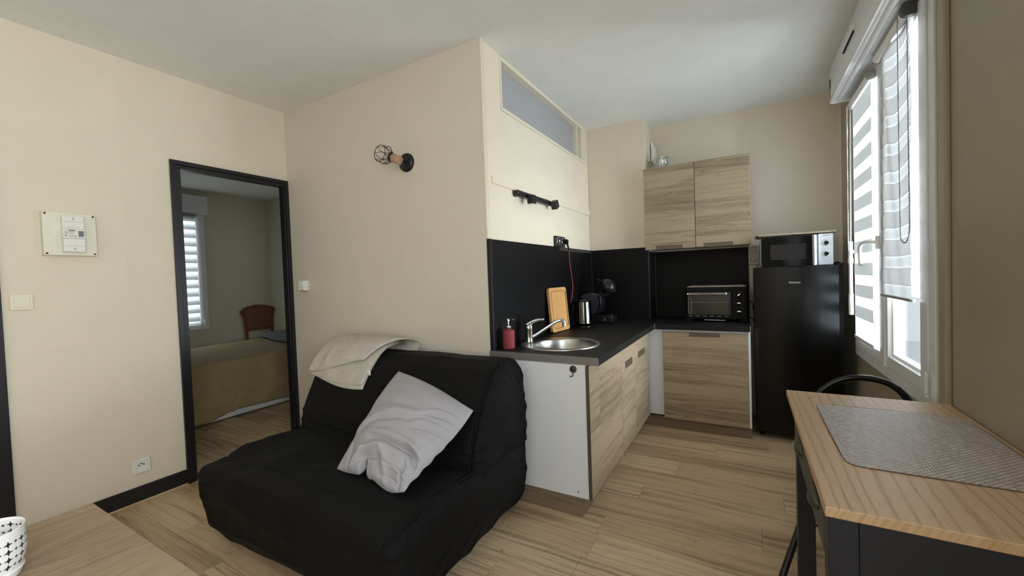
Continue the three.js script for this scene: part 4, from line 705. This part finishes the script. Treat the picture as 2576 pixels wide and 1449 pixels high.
// ------------------------------------------------------------------ sofa
const sofa = thing('sofa', 'low black fabric sofa bed with a loose slipcover', 'sofa', [-1.75, 0, -1.5]);
const SX = -1.75, SHW = 0.70;
const backPoly = [[-1.485, 0.36], [-1.525, 0.52], [-1.63, 0.72], [-1.72, 0.825], [-1.80, 0.862], [-1.92, 0.862], [-1.985, 0.80], [-2.01, 0.36]];
const seatPoly = [[-0.955, 0.36], [-0.985, 0.405], [-1.2, 0.425], [-1.98, 0.42], [-1.98, 0.02], [-1.045, 0.02], [-0.985, 0.12]];
{
  const seatD = (x, y, z) => extrudeDist(polyDist(seatPoly, z, y) , Math.abs(x - SX) - (SHW - 0.1 * Math.pow(clamp(1 - y / 0.3), 2)), 0.065);
  const backD = (x, y, z) => extrudeDist(polyDist(backPoly, z, y), Math.abs(x - SX) - (SHW - 0.005), 0.075);
  const ridge = (t) => 1 - Math.abs(Math.sin(t));
  const groove = (d, w) => Math.exp(-(d * d) / (w * w));
  function folds(x, y, z, back) {
    let w = 0.011 * n3(x * 3.2, y * 3.2, z * 3.2) + 0.006 * n3(x * 8, y * 6, z * 8);
    const right = smooth(-1.17, -1.08, x), left = smooth(-2.33, -2.43, x);
    // slanting folds on the right flank, fanning to the rear
    const s = y * 0.84 + z * 0.54;
    w += right * smooth(0.3, 0.42, y) * (1 - smooth(0.62, 0.74, y)) * 0.009 * Math.pow(ridge(s * 54 + 3 * n3(z * 5, y * 5, 1)), 3);
    w += right * smooth(0.3, 0.24, y) * 0.012 * Math.pow(ridge(s * 30 + 2 * n3(z * 4, y * 4, 4)), 3);
    if (back) {
      // sagging folds over the crease on the front of the back
      const f = smooth(-1.95, -1.75, z) * (1 - right);
      w += f * (1 - smooth(0.5, 0.66, y)) * smooth(-1.4, -1.2, x) * 0.015 * Math.pow(ridge(y * 72 + 2.4 * n3(x * 4, y * 3, 7)), 3);
      w += f * (1 - smooth(0.5, 0.6, y)) * (1 - smooth(-1.7, -1.3, x)) * 0.009 * Math.pow(ridge((y + 0.12 * (x + 2.4)) * 60 + 2 * n3(x * 3, y * 3, 9)), 3);
      w -= 0.010 * groove(x + 1.118, 0.008) * smooth(-2.0, -1.8, z);
      w += right * smooth(0.7, 0.78, y) * 0.010 * Math.pow(ridge((z - y * 0.6) * 55), 3);
    } else {
      const top = smooth(0.33, 0.39, y);
      w -= top * 0.011 * groove(z + 1.105 + 0.012 * Math.sin(x * 4), 0.008); w -= 0.006 * groove(y - 0.335 - 0.012 * Math.sin(x * 3 + 1), 0.008) * smooth(-1.06, -1.0, z); 
      w -= 0.009 * groove(x + 1.118, 0.008) * top;
      w += top * 0.02 * n3(x * 4.5, 3, z * 4.5) * smooth(-1.0, -1.2, z);
      const front = smooth(-1.06, -0.99, z);
      w += front * 0.006 * Math.pow(ridge((y * 1.0 + x * 0.06) * 22 + 1.6 * n3(x * 2.2, y * 3, 5)), 3) * smooth(0.4, 0.3, y);
      w += left * 0.004 * Math.pow(ridge(s * 44), 3);
    }
    return w;
  }
  const near = (d) => Math.abs(d) < 0.05;
  const seat = skin((x, y, z) => { let d = seatD(x, y, z); if (near(d)) d -= folds(x, y, z, false); return Math.max(d, 0.004 - y); }, [-2.53, -0.01, -2.03], [-0.97, 0.47, -0.89], 0.0085);
  part(sofa, 'seat', seat, M.sofa);
  const back = skin((x, y, z) => { let d = backD(x, y, z); if (near(d)) d -= folds(x, y, z, true); return d; }, [-2.53, 0.33, -2.035], [-0.97, 0.9, -1.42], 0.0085);
  part(sofa, 'backrest', back, M.sofa);
  part(sofa, 'piping', [tube([[-1.086, 0.424, -1.5], [-1.086, 0.428, -1.3], [-1.084, 0.418, -1.08], [-1.09, 0.392, -0.975]], 0.004, 40, 6), tube([[-1.11, 0.395, -1.478], [-1.112, 0.53, -1.522], [-1.112, 0.73, -1.632], [-1.115, 0.83, -1.722], [-1.12, 0.868, -1.81]], 0.0035, 40, 6)], M.sofa);
}
// pillow leaning on the back, bottom edge crumpled
{
  const pil = thing('pillow', 'crumpled grey velvet pillow leaning askew on the black sofa', 'pillow', [-1.43, 0.62, -1.48]);
  const A = new THREE.Vector3(-1.705, 0.792, -1.665), B = new THREE.Vector3(-1.135, 0.672, -1.575), C = new THREE.Vector3(-1.66, 0.446, -1.212), Dd = new THREE.Vector3(-1.215, 0.444, -1.185);
  const nrm = new THREE.Vector3().crossVectors(C.clone().sub(B), A.clone().sub(Dd)).normalize(); if (nrm.z < 0) nrm.negate();
  const FOLDS = [[0.08, 0.66, 0.63, 0.38, 0.04, 0.012], [0.06, 0.73, 0.60, 0.46, 0.022, -0.012], [0.28, 0.70, 0.88, 0.65, 0.032, 0.015], [0.42, 0.72, 0.9, 0.715, 0.018, -0.02], [0.737, 0.297, 0.93, 0.202, 0.02, 0.009], [0.74, 0.345, 0.95, 0.26, 0.015, -0.012], [0.72, 0.44, 0.95, 0.367, 0.022, 0.011], [0.74, 0.495, 0.97, 0.43, 0.015, -0.014], [0.78, 0.55, 0.97, 0.5, 0.016, 0.01],
    [0.22, 1.0, 0.338, 0.836, 0.03, 0.02], [0.338, 0.836, 0.585, 0.764, 0.03, 0.02], [0.36, 0.9, 0.62, 0.835, 0.022, -0.022], [0.776, 0.698, 0.95, 0.78, 0.02, -0.02], [0.8, 0.655, 0.98, 0.73, 0.02, 0.012], [0.6, 0.82, 0.75, 0.98, 0.03, 0.014], [0.85, 0.8, 0.92, 1.0, 0.015, -0.016], [0.68, 0.88, 0.98, 0.9, 0.02, 0.014], [0.7, 0.94, 0.9, 0.955, 0.016, -0.014], [0.1, 0.8, 0.2, 1.0, 0.018, -0.009], [0.12, 0.52, 0.42, 0.42, 0.03, 0.007], [0.3, 0.15, 0.7, 0.2, 0.05, 0.006], [0.02, 0.6, 0.2, 0.55, 0.02, -0.008]];
  const surf = (side) => (u, v) => {
    // four pointed corners, fuller along the edges
    const bow = 0.03, pu = u + bow * Math.sin(Math.PI * v) * (u - 0.5) * (u > 0.5 ? 1.5 : 0.3) - 0.02 * Math.sin(2 * Math.PI * v) * (0.5 - u), pv = v - 0.05 * Math.sin(Math.PI * u) * (v < 0.5 ? 0.5 - v : 0);
    const p = A.clone().multiplyScalar((1 - pu) * (1 - pv)).addScaledVector(B, pu * (1 - pv)).addScaledVector(C, (1 - pu) * pv).addScaledVector(Dd, pu * pv);
    const e = Math.pow(Math.sin(Math.PI * clamp(u, 0.0001, 0.9999)), 0.5) * Math.pow(Math.sin(Math.PI * clamp(v, 0.0001, 0.9999)), 0.45);
    let h = 0.10 * e;
    const inner = smooth(0, 0.05, u) * smooth(1, 0.95, u) * smooth(0, 0.05, v) * smooth(1, 0.97, v);
    let w = 0.007 * n3(u * 4, v * 5, 2) + 0.003 * n3(u * 11, v * 9, 4);
    for (const [ua, va, ub, vb, wd, am] of FOLDS) {
      const ex = ub - ua, ey = vb - va, L = Math.hypot(ex, ey), du = u - ua + 0.02 * n3(u * 6, v * 6, 9), dv = v - va + 0.02 * n3(u * 6, v * 6, 19), t = (du * ex + dv * ey) / (L * L), d = (du * -ey + dv * ex) / L + 0.06 * L * Math.sin(t * 3.1);
      if (t < -0.3 || t > 1.3) continue; w += am * Math.exp(-(d * d) / (wd * wd)) * smooth(-0.3, 0.15, t) * smooth(1.3, 0.85, t);
    }
    const dent = Math.exp(-(((u - 0.43) / 0.038) ** 2 + ((v - 1.0) / 0.075) ** 2));
    h = (h + w * inner) * (1 - 0.95 * dent);
    p.addScaledVector(nrm, side > 0 ? h : -0.32 * h - 0.001);
    if (v > 0.75) { const t = (v - 0.75) / 0.25; p.y -= 0.012 * t * Math.sin(u * 9 + 0.7) * (u > 0.55 ? 1.6 : 0.5); }
    p.addScaledVector(C.clone().sub(A), -dent * 0.09); p.addScaledVector(B.clone().sub(A), 0.006 * Math.sin(v * 40) * smooth(0.9, 1, u) * smooth(0.3, 0.6, v));
    return [p.x, p.y, p.z];
  };
  const f = sheet(surf(1), 110, 120), b = sheet((u, v) => surf(-1)(1 - u, v), 60, 60);
  const lin = (g) => { g.computeVertexNormals(); return g; };
  part(pil, 'cover', [lin(f), lin(b)], (() => { const m = M.pillow.clone(); m.side = THREE.DoubleSide; return m; })());
}
// folded throw over the left end of the back
{
  const bl = thing('blanket', 'cream fleece throw folded over the left end of the sofa back', 'blanket', [-2.2, 0.86, -1.8]);
  // path over the back: front hang -> top -> rear, as (z, y)
  const path = new THREE.CatmullRomCurve3([[-1.565, 0.60], [-1.615, 0.70], [-1.69, 0.80], [-1.765, 0.867], [-1.85, 0.895], [-1.93, 0.885], [-1.985, 0.83], [-2.015, 0.74]].map(([z, y]) => new THREE.Vector3(0, y, z)));
  const layer = (x0f, x0r, x1f, x1r, s0l, s0r, s1l, s1r, off, thick, rough) => {
    const f = (side) => (u, v) => {
      const bend = smooth(0, 1, u), sk = clamp(lerp(lerp(s0l, s0r, bend), lerp(s1l, s1r, u), v) - 0.035 * Math.sin(Math.PI * u) * (1 - v)), p = path.getPointAt(sk), t = path.getTangentAt(sk), n = new THREE.Vector3(0, -t.z, t.y); if (n.y + n.z < 0) n.negate();
      const e = Math.min(1, 9 * Math.min(u, 1 - u), 9 * Math.min(v, 1 - v)), th = thick * Math.pow(Math.max(0.0, e), 0.5);
      const x = lerp(lerp(x0f, x0r, v), lerp(x1f, x1r, v), u), lift = off * smooth(0, 0.14, u);
      const wv = (0.009 * n3(x * 6, sk * 5, off * 50) + rough * Math.pow(0.5 + 0.5 * Math.sin(x * 30 + sk * 4 + 3 * n3(x * 4, sk * 3, 3)), 2) * smooth(0.6, 0.1, v)) * e;
      const h = 0.004 + lift + (side > 0 ? th + wv : wv * 0.4); return [x, p.y + n.y * h, p.z + n.z * h];
    };
    const a = sheet(f(1), 80, 70), b = sheet((u, v) => f(-1)(1 - u, v), 40, 40); for (const g of [a, b]) { const uv = g.attributes.uv; for (let i = 0; i < uv.count; i++) uv.setXY(i, uv.getX(i) * 0.6, uv.getY(i) * 0.5); } return [a, b];
  };
  const mm = M.blanket.clone(); mm.side = THREE.DoubleSide;
  part(bl, 'lower_fold', layer(-2.47, -2.47, -1.925, -1.92, 0.21, 0.13, 0.9, 0.9, 0.002, 0.010, 0.006), mm);
  part(bl, 'middle_fold', layer(-2.475, -2.47, -1.93, -1.91, 0.215, 0.165, 0.9, 0.9, 0.012, 0.010, 0.006), mm);
  part(bl, 'upper_fold', layer(-2.48, -2.475, -1.99, -1.80, 0.225, 0.37, 0.93, 0.86, 0.032, 0.016, 0.009), mm);
  part(bl, 'care_tag', [box(-1.945, -1.91, 0.755, 0.785, -1.648, -1.645, 0.001)], M.whiteGloss);
}

// ------------------------------------------------------------------ desk, placemat, chair
const desk = thing('desk', 'pine-topped desk with dark navy frame and drawers along the right wall', 'desk', [0.41, 0, -1.67]);
{
  const x0 = 0.148, x1 = 0.674, z0 = -2.19, z1 = -1.15;
  part(desk, 'tabletop', uvm(box(x0, x1, 0.7255, 0.75, z0, z1, 0.003, 2), true, 0.1, 0.3, 1, 1 / 0.55), M.pine);
  { const g = desk.children[0].geometry, p = g.attributes.position, uv = g.attributes.uv; for (let i = 0; i < p.count; i++) { const wx = p.getX(i) + 0.41, wz = p.getZ(i) - 1.67; uv.setXY(i, (wz + 2.25) / 1.1, (wx - 0.1) / 0.62 + (0.75 - (p.getY(i))) * 0.8); } }
  for (const [x, z] of [[x0 + 0.006, z1 - 0.062], [x1 - 0.062, z1 - 0.062], [x0 + 0.012, -1.96], [x1 - 0.066, -1.96]]) part(desk, 'leg', box(x, x + 0.056, 0.001, 0.7245, z, z + 0.056, 0.003), M.navy);
  part(desk, 'apron', [box(x0 + 0.0625, x1 - 0.0625, 0.545, 0.724, z1 - 0.03, z1 - 0.007, 0.0008)], M.navy);
  part(desk, 'rear_apron', [box(x1 - 0.05, x1 - 0.03, 0.58, 0.724, -1.9, z1 - 0.065, 0.002), box(x0 + 0.07, x1 - 0.068, 0.60, 0.724, -1.955, -1.935, 0.002)], M.navy);
  for (const [a, b] of [[-1.895, -1.56], [-1.552, -1.218]]) {
    const d = part(desk, 'drawer', [box(x0 + 0.005, x0 + 0.022, 0.608, 0.718, a, b, 0.002), box(x0 + 0.022, x1 - 0.06, 0.62, 0.70, a + 0.01, b - 0.01, 0)], M.tableGrey);
    const c = (a + b) / 2 + 0.06, pull = new THREE.SphereGeometry(0.036, 24, 14, 0, Math.PI * 2, 0, Math.PI / 2); pull.scale(1, 0.75, 0.62); 
    part(d, 'cup_pull', [ball(0.04, [x0 + 0.004, 0.682, c], [0.52, 0.58, 1], 24, 14), cbox(x0 + 0.003, 0.70, c, 0.004, 0.012, 0.1, 0.002)], M.pewter);
  }
}
const mat = thing('placemat', 'grey woven placemat with rounded corners on the pine desk', 'placemat', [0.44, 0.75, -1.7]);
{
  const wv = makeTex(512, 512, (a, b) => { const i = Math.floor(a * 32), j = Math.floor(b * 32), fu = a * 32 - i, fv = b * 32 - j, over = (i + j) % 2; const h = over ? Math.sin(fu * 3.14159) * Math.pow(Math.sin(fv * 3.14159), 0.4) : 0.55 * Math.sin(fv * 3.14159) * Math.pow(Math.sin(fu * 3.14159), 0.4); const v = 255 * h; return [v, v, v]; }, false);
  const wc = makeTex(512, 512, (a, b) => { const i = Math.floor(a * 32), j = Math.floor(b * 32), over = (i + j) % 2, n = 0.92 + 0.16 * hash(i, j, 5); return over ? [206 * n, 197 * n, 191 * n] : [152 * n, 138 * n, 130 * n]; });
  const m = std({ map: wc, bumpMap: wv, bumpScale: 0.0014, roughness: 0.33 });
  const g = uvm(slab(roundRect(0.232, 0.655, 1.415, 2.005, 0.035), 'y', 0.7503, 0.7525, 0.0006), false, 0, 0, 4, 4);
  part(mat, 'sheet', g, m);
  part(mat, 'edge', tube(roundRect(0.232, 0.655, -2.005, -1.415, 0.035).map(([a, b]) => [a, 0.7515, b]), 0.0012, 140, 5, true), std({ color: 0x6b5a48, roughness: 0.6 }));
}
const chair = thing('metal_chair', 'black metal chair with a curved tube back behind the desk', 'chair', [0.45, 0, -2.36]);
{
  const bm = M.blackPaint;
  part(chair, 'backrest', [tube([[0.262, 0.50, -2.40], [0.27, 0.62, -2.42], [0.31, 0.70, -2.435], [0.38, 0.755, -2.445], [0.475, 0.772, -2.45], [0.56, 0.752, -2.445], [0.61, 0.70, -2.435], [0.638, 0.62, -2.42], [0.645, 0.50, -2.40]], 0.0145, 60, 12)], M.blackGloss);
  part(chair, 'seat', lathe([[0.001, 0.438], [0.185, 0.438], [0.195, 0.446], [0.19, 0.458], [0.14, 0.462], [0.001, 0.456]], [0.45, 0, -2.36], 40), bm);
  const L = [[[0.29, 0.44, -2.26], [0.105, 0.001, -1.985]], [[0.58, 0.44, -2.22], [0.625, 0.001, -2.02]], [[0.29, 0.44, -2.44], [0.24, 0.001, -2.62]], [[0.6, 0.44, -2.44], [0.64, 0.001, -2.62]]];
  for (const [a, b] of L) part(chair, 'leg', rod(b, a, 0.013, 12), bm);
  part(chair, 'stretcher', [rod([0.19, 0.2, -2.11], [0.6, 0.2, -2.1], 0.006, 8)], bm);
  part(chair, 'back_post', [rod([0.262, 0.44, -2.38], [0.262, 0.52, -2.402], 0.0145, 12), rod([0.645, 0.44, -2.38], [0.645, 0.52, -2.402], 0.0145, 12)], bm);
}

// ------------------------------------------------------------------ near table with the pot
const table = thing('side_table', 'light oak table corner in the near left foreground', 'table', [-1.2, 0, 0.1]);
{
  const g = box(-1.492, -0.62, 0.722, 0.75, -0.365, 0.55, 0.003, 2), p = g.attributes.position, uv = g.attributes.uv;
  for (let i = 0; i < p.count; i++) uv.setXY(i, (p.getZ(i) + 0.4) / 1.2 , (p.getX(i) + 1.5) / 0.9);
  part(table, 'tabletop', g, M.oakTop);
  for (const x of [-1.46, -0.7]) for (const z of [-0.33, 0.47]) part(table, 'leg', box(x, x + 0.045, 0.001, 0.7215, z, z + 0.045, 0.003), M.oakTop);
}
const pot = thing('star_pot', 'white pot pierced with dark star pattern on the oak table', 'pot', [-1.275, 0.75, -0.158]);
{
  const px = -1.275, pz = -0.158;
  const star = canvasTex(1024, 512, (c, W, Hh) => {
    c.fillStyle = '#eceae6'; c.fillRect(0, 0, W, Hh);
    const st = (x, y, rx, ry, q) => { c.beginPath(); for (let k = 0; k < 8; k++) { const a = k * Math.PI / 4, f = k % 2 ? q : 1; c[k ? 'lineTo' : 'moveTo'](x + rx * f * Math.cos(a), y + ry * f * Math.sin(a)); } c.closePath(); c.fill(); };
    for (let i = 0; i < 14; i++) for (let j = 0; j < 4; j++) { const x = (i + 0.5) * W / 14, y = 140 + j * 98; c.fillStyle = '#2c2832'; st(x, y, 23, 44, 0.36); c.fillStyle = '#4c4852'; st(x + W / 28, y - 6, 10, 20, 0.6); }
  });
  const mt = std({ map: star, roughness: 0.35, side: THREE.DoubleSide });
  const even = (f, a, b, n = 14) => { const o = []; for (let k = 0; k <= n; k++) { const y = lerp(a, b, k / n); o.push([f(y), y]); } return o; };
  part(pot, 'body', lathe(even((y) => 0.0555 - 0.006 * Math.pow(1 - smooth(0.018, 0.06, y), 2), 0.018, 0.096), [px, 0.75, pz], 64), mt);
  part(pot, 'inner_wall', lathe(even((y) => 0.0528 - 0.006 * Math.pow(1 - smooth(0.018, 0.06, y), 2), 0.0945, 0.02), [px, 0.75, pz], 48), mt);
  part(pot, 'rim', lathe([[0.0555, 0.096], [0.055, 0.0975], [0.0535, 0.0972], [0.0528, 0.0945]], [px, 0.75, pz], 64), M.whiteGloss);
  part(pot, 'bottom', lathe([[0.046, 0.0205], [0.001, 0.0203]], [px, 0.75, pz], 32), M.whiteGloss);
  part(pot, 'foot_ring', lathe([[0.001, 0.0005], [0.044, 0.0005], [0.047, 0.003], [0.0495, 0.013], [0.052, 0.0155], [0.05, 0.018], [0.046, 0.018]], [px, 0.75, pz], 48), M.whiteGloss);
}

// ------------------------------------------------------------------ bedroom
const win4 = structure('window_4');
{
  const X = -6.4;
  part(win4, 'window_frame', [box(X - 0.06, X + 0.014, WB.y0 - 0.02, WB.y0 + 0.04, WB.z0, WB.z1, 0.003), box(X - 0.06, X + 0.014, WB.y0 + 0.0405, WB.y1 - 0.0405, WB.z0, WB.z0 + 0.045, 0.003), box(X - 0.06, X + 0.014, WB.y0 + 0.0405, WB.y1 - 0.0405, WB.z1 - 0.045, WB.z1, 0.003), box(X - 0.06, X + 0.014, WB.y1 - 0.04, WB.y1, WB.z0, WB.z1, 0.003)], M.pvc);
  const s = part(win4, 'sash', [box(X - 0.05, X + 0.02, WB.y0 + 0.042, WB.y0 + 0.075, WB.z0 + 0.1055, WB.z1 - 0.048, 0.003), box(X - 0.05, X + 0.02, WB.y0 + 0.042, WB.y1 - 0.042, WB.z0 + 0.048, WB.z0 + 0.105, 0.003), box(X - 0.05, X + 0.02, WB.y1 - 0.09, WB.y1 - 0.042, WB.z0 + 0.1055, WB.z1 - 0.048, 0.003)], M.pvc);
  part(s, 'pane', box(X - 0.024, X - 0.02, WB.y0 + 0.07, WB.y1 - 0.05, WB.z0 + 0.1, WB.z1 - 0.05, 0), M.glass);
  part(win4, 'hinge', [cbox(X + 0.022, 0.83, WB.z0 + 0.05, 0.016, 0.08, 0.016, 0.003)], M.pvc);
  part(win4, 'knob', [ball(0.012, [X + 0.03, 1.33, WB.z0 + 0.1])], M.whiteGloss);
}
solid('shutter_box', [box(-6.4, -6.33, 2.30, 2.53, WB.z0 - 0.03, WB.z1 + 0.03, 0.004), box(-6.4, -6.31, 2.29, 2.305, WB.z0 - 0.04, WB.z1 + 0.03, 0.003)], M.pvc, 'plain shutter box over the bedroom window', 'shutter box');
const bb = thing('roller_blind', 'white horizontally banded blind lowered on the bedroom window', 'blind', [-6.37, 1.5, -2.2]);
{
  const X = -6.372, z0 = WB.z0 + 0.11, z1 = WB.z1 - 0.05, bot = 0.80;
  part(bb, 'roller', [rod([X, 2.265, z0 - 0.01], [X, 2.265, z1], 0.018, 14)], M.grey);
  const n = 13, pt = (2.24 - bot) / n;
  for (let k = 0; k < n; k++) {
    const y = bot + k * pt, sl = (ya, yb, d) => sheet((u, v) => [X + d + 0.012 * (1 - v), lerp(ya, yb, v), lerp(z1, z0, u)], 1, 3);
    part(bb, 'light_band', sl(y, y + pt * 0.5, 0.004), M.bandFar); part(bb, 'opaque_band', sl(y + pt * 0.48, y + pt * 1.02, 0.0), M.bandNear);
  }
  part(bb, 'bottom_bar', box(X - 0.004, X + 0.016, bot - 0.014, bot, z0, z1, 0.004), M.pvc);
}
const bed = thing('bed', 'bed with an ochre cover seen through the doorway', 'bed', [-5.0, 0, -2.3]);
{
  const x0 = -5.80, x1 = -4.40, z0 = -3.5, z1 = -1.3, top = 0.585;
  part(bed, 'base', [box(x0 + 0.03, x1 - 0.02, 0.02, 0.3, z0 + 0.03, z1 - 0.03, 0.01)], M.bedWhite, 'white bed base');
  const cover = skin((x, y, z) => {
    const qx = Math.max(x0 + 0.05 - x, x - (x1 - 0.05)), qz = Math.max(z0 + 0.05 - z, z - (z1 - 0.05)), qy = Math.max(0.02 - y, y - (top - 0.05));
    let d = Math.hypot(Math.max(qx, 0), Math.max(qy, 0), Math.max(qz, 0)) + Math.min(Math.max(qx, qy, qz), 0) - 0.05;
    if (Math.abs(d) < 0.06) { d -= 0.01 * n3(x * 4, y * 4, z * 4) + 0.012 * Math.pow(1 - Math.abs(Math.sin(z * 9 + y * 7 + 3 * n3(x * 3, y * 3, z * 2))), 4) * smooth(0.5, 0.2, y); if (y > 0.5) d -= 0.014 * Math.pow(1 - Math.abs(Math.sin(x * 16 + z * 10 + 4 * n3(x * 4, 2, z * 4))), 4) * smooth(-2.3, -1.7, z); }
    const hem = 0.03 + 0.012 * n3(z * 5, 1, x * 5) + 0.045 * smooth(-1.85, -2.15, z) - 0.02 * smooth(-2.3, -2.8, z);
    return Math.max(d, hem - y);
  }, [-5.9, 0, -3.6], [-4.3, 0.67, -1.2], 0.02);
  part(bed, 'bedspread', cover, M.bedCover);
}
solid('throw', skin((x, y, z) => { const a = (z + 3.22 + 0.08 * Math.sin(x * 3)) , qx = Math.abs(x + 5.1) - 0.62, qz = Math.abs(a) - 0.2, qy = Math.abs(y - 0.632) - 0.012; const w = 0.02 * n3(x * 5, 1, z * 6); return Math.hypot(Math.max(qx, 0), Math.max(qy, 0), Math.max(qz, 0)) + Math.min(Math.max(qx, qy, qz), 0) - 0.022 - w * 0.5; }, [-5.8, 0.55, -3.6], [-4.4, 0.7, -2.9], 0.016), M.greyThrow, 'grey folded throw at the far end of the ochre bed', 'throw');
const wc = thing('wooden_chair', 'old wooden chair with an arched cane back in the bedroom corner', 'chair', [-6.1, 0, -3.2]);
{
  const X = -6.0, za = -3.03, zb = -3.45;   // back faces the door
  const arch = (r) => { const o = []; for (let k = 0; k <= 12; k++) { const t = k / 12; o.push([lerp(-za - r, -zb + r, t), 0.99 - r + 0.045 * Math.sin(Math.PI * t)]); } return o; };
  part(wc, 'back_frame', [slab([...arch(0), [-zb, 0.94], [-zb - 0.01, 0.94], ...arch(0.035).reverse().map(([a, b]) => [a, b - 0.005]), [-za - 0.0, 0.94]], 'x', X - 0.015, X + 0.015, 0.002), slab([[-za, 0.985], [-za + 0.035, 0.975], [-za + 0.065, 0.55], [-za + 0.075, 0.01], [-za + 0.045, 0.01], [-za + 0.03, 0.55]], 'x', X - 0.016, X + 0.016, 0.003), slab([[-zb - 0.035, 0.975], [-zb, 0.985], [-zb - 0.012, 0.55], [-zb - 0.02, 0.01], [-zb - 0.05, 0.01], [-zb - 0.042, 0.55]], 'x', X - 0.016, X + 0.016, 0.003), box(X - 0.014, X + 0.014, 0.675, 0.71, zb + 0.03, za - 0.04, 0.003)], M.chairWood);
  part(wc, 'cane_panel', slab([...arch(0.03), [-zb - 0.035, 0.69], [-za + 0.05, 0.69]], 'x', X - 0.005, X + 0.005, 0.001), M.chairCane);
  part(wc, 'seat', box(X - 0.43, X - 0.0, 0.42, 0.455, zb + 0.02, za - 0.04, 0.012, 2), M.chairCane);
  for (const z of [za - 0.06, zb + 0.03]) part(wc, 'leg', box(X - 0.40, X - 0.365, 0.001, 0.42, z - 0.018, z + 0.018, 0.004), M.chairWood);
}

renderer.render(scene, camera);
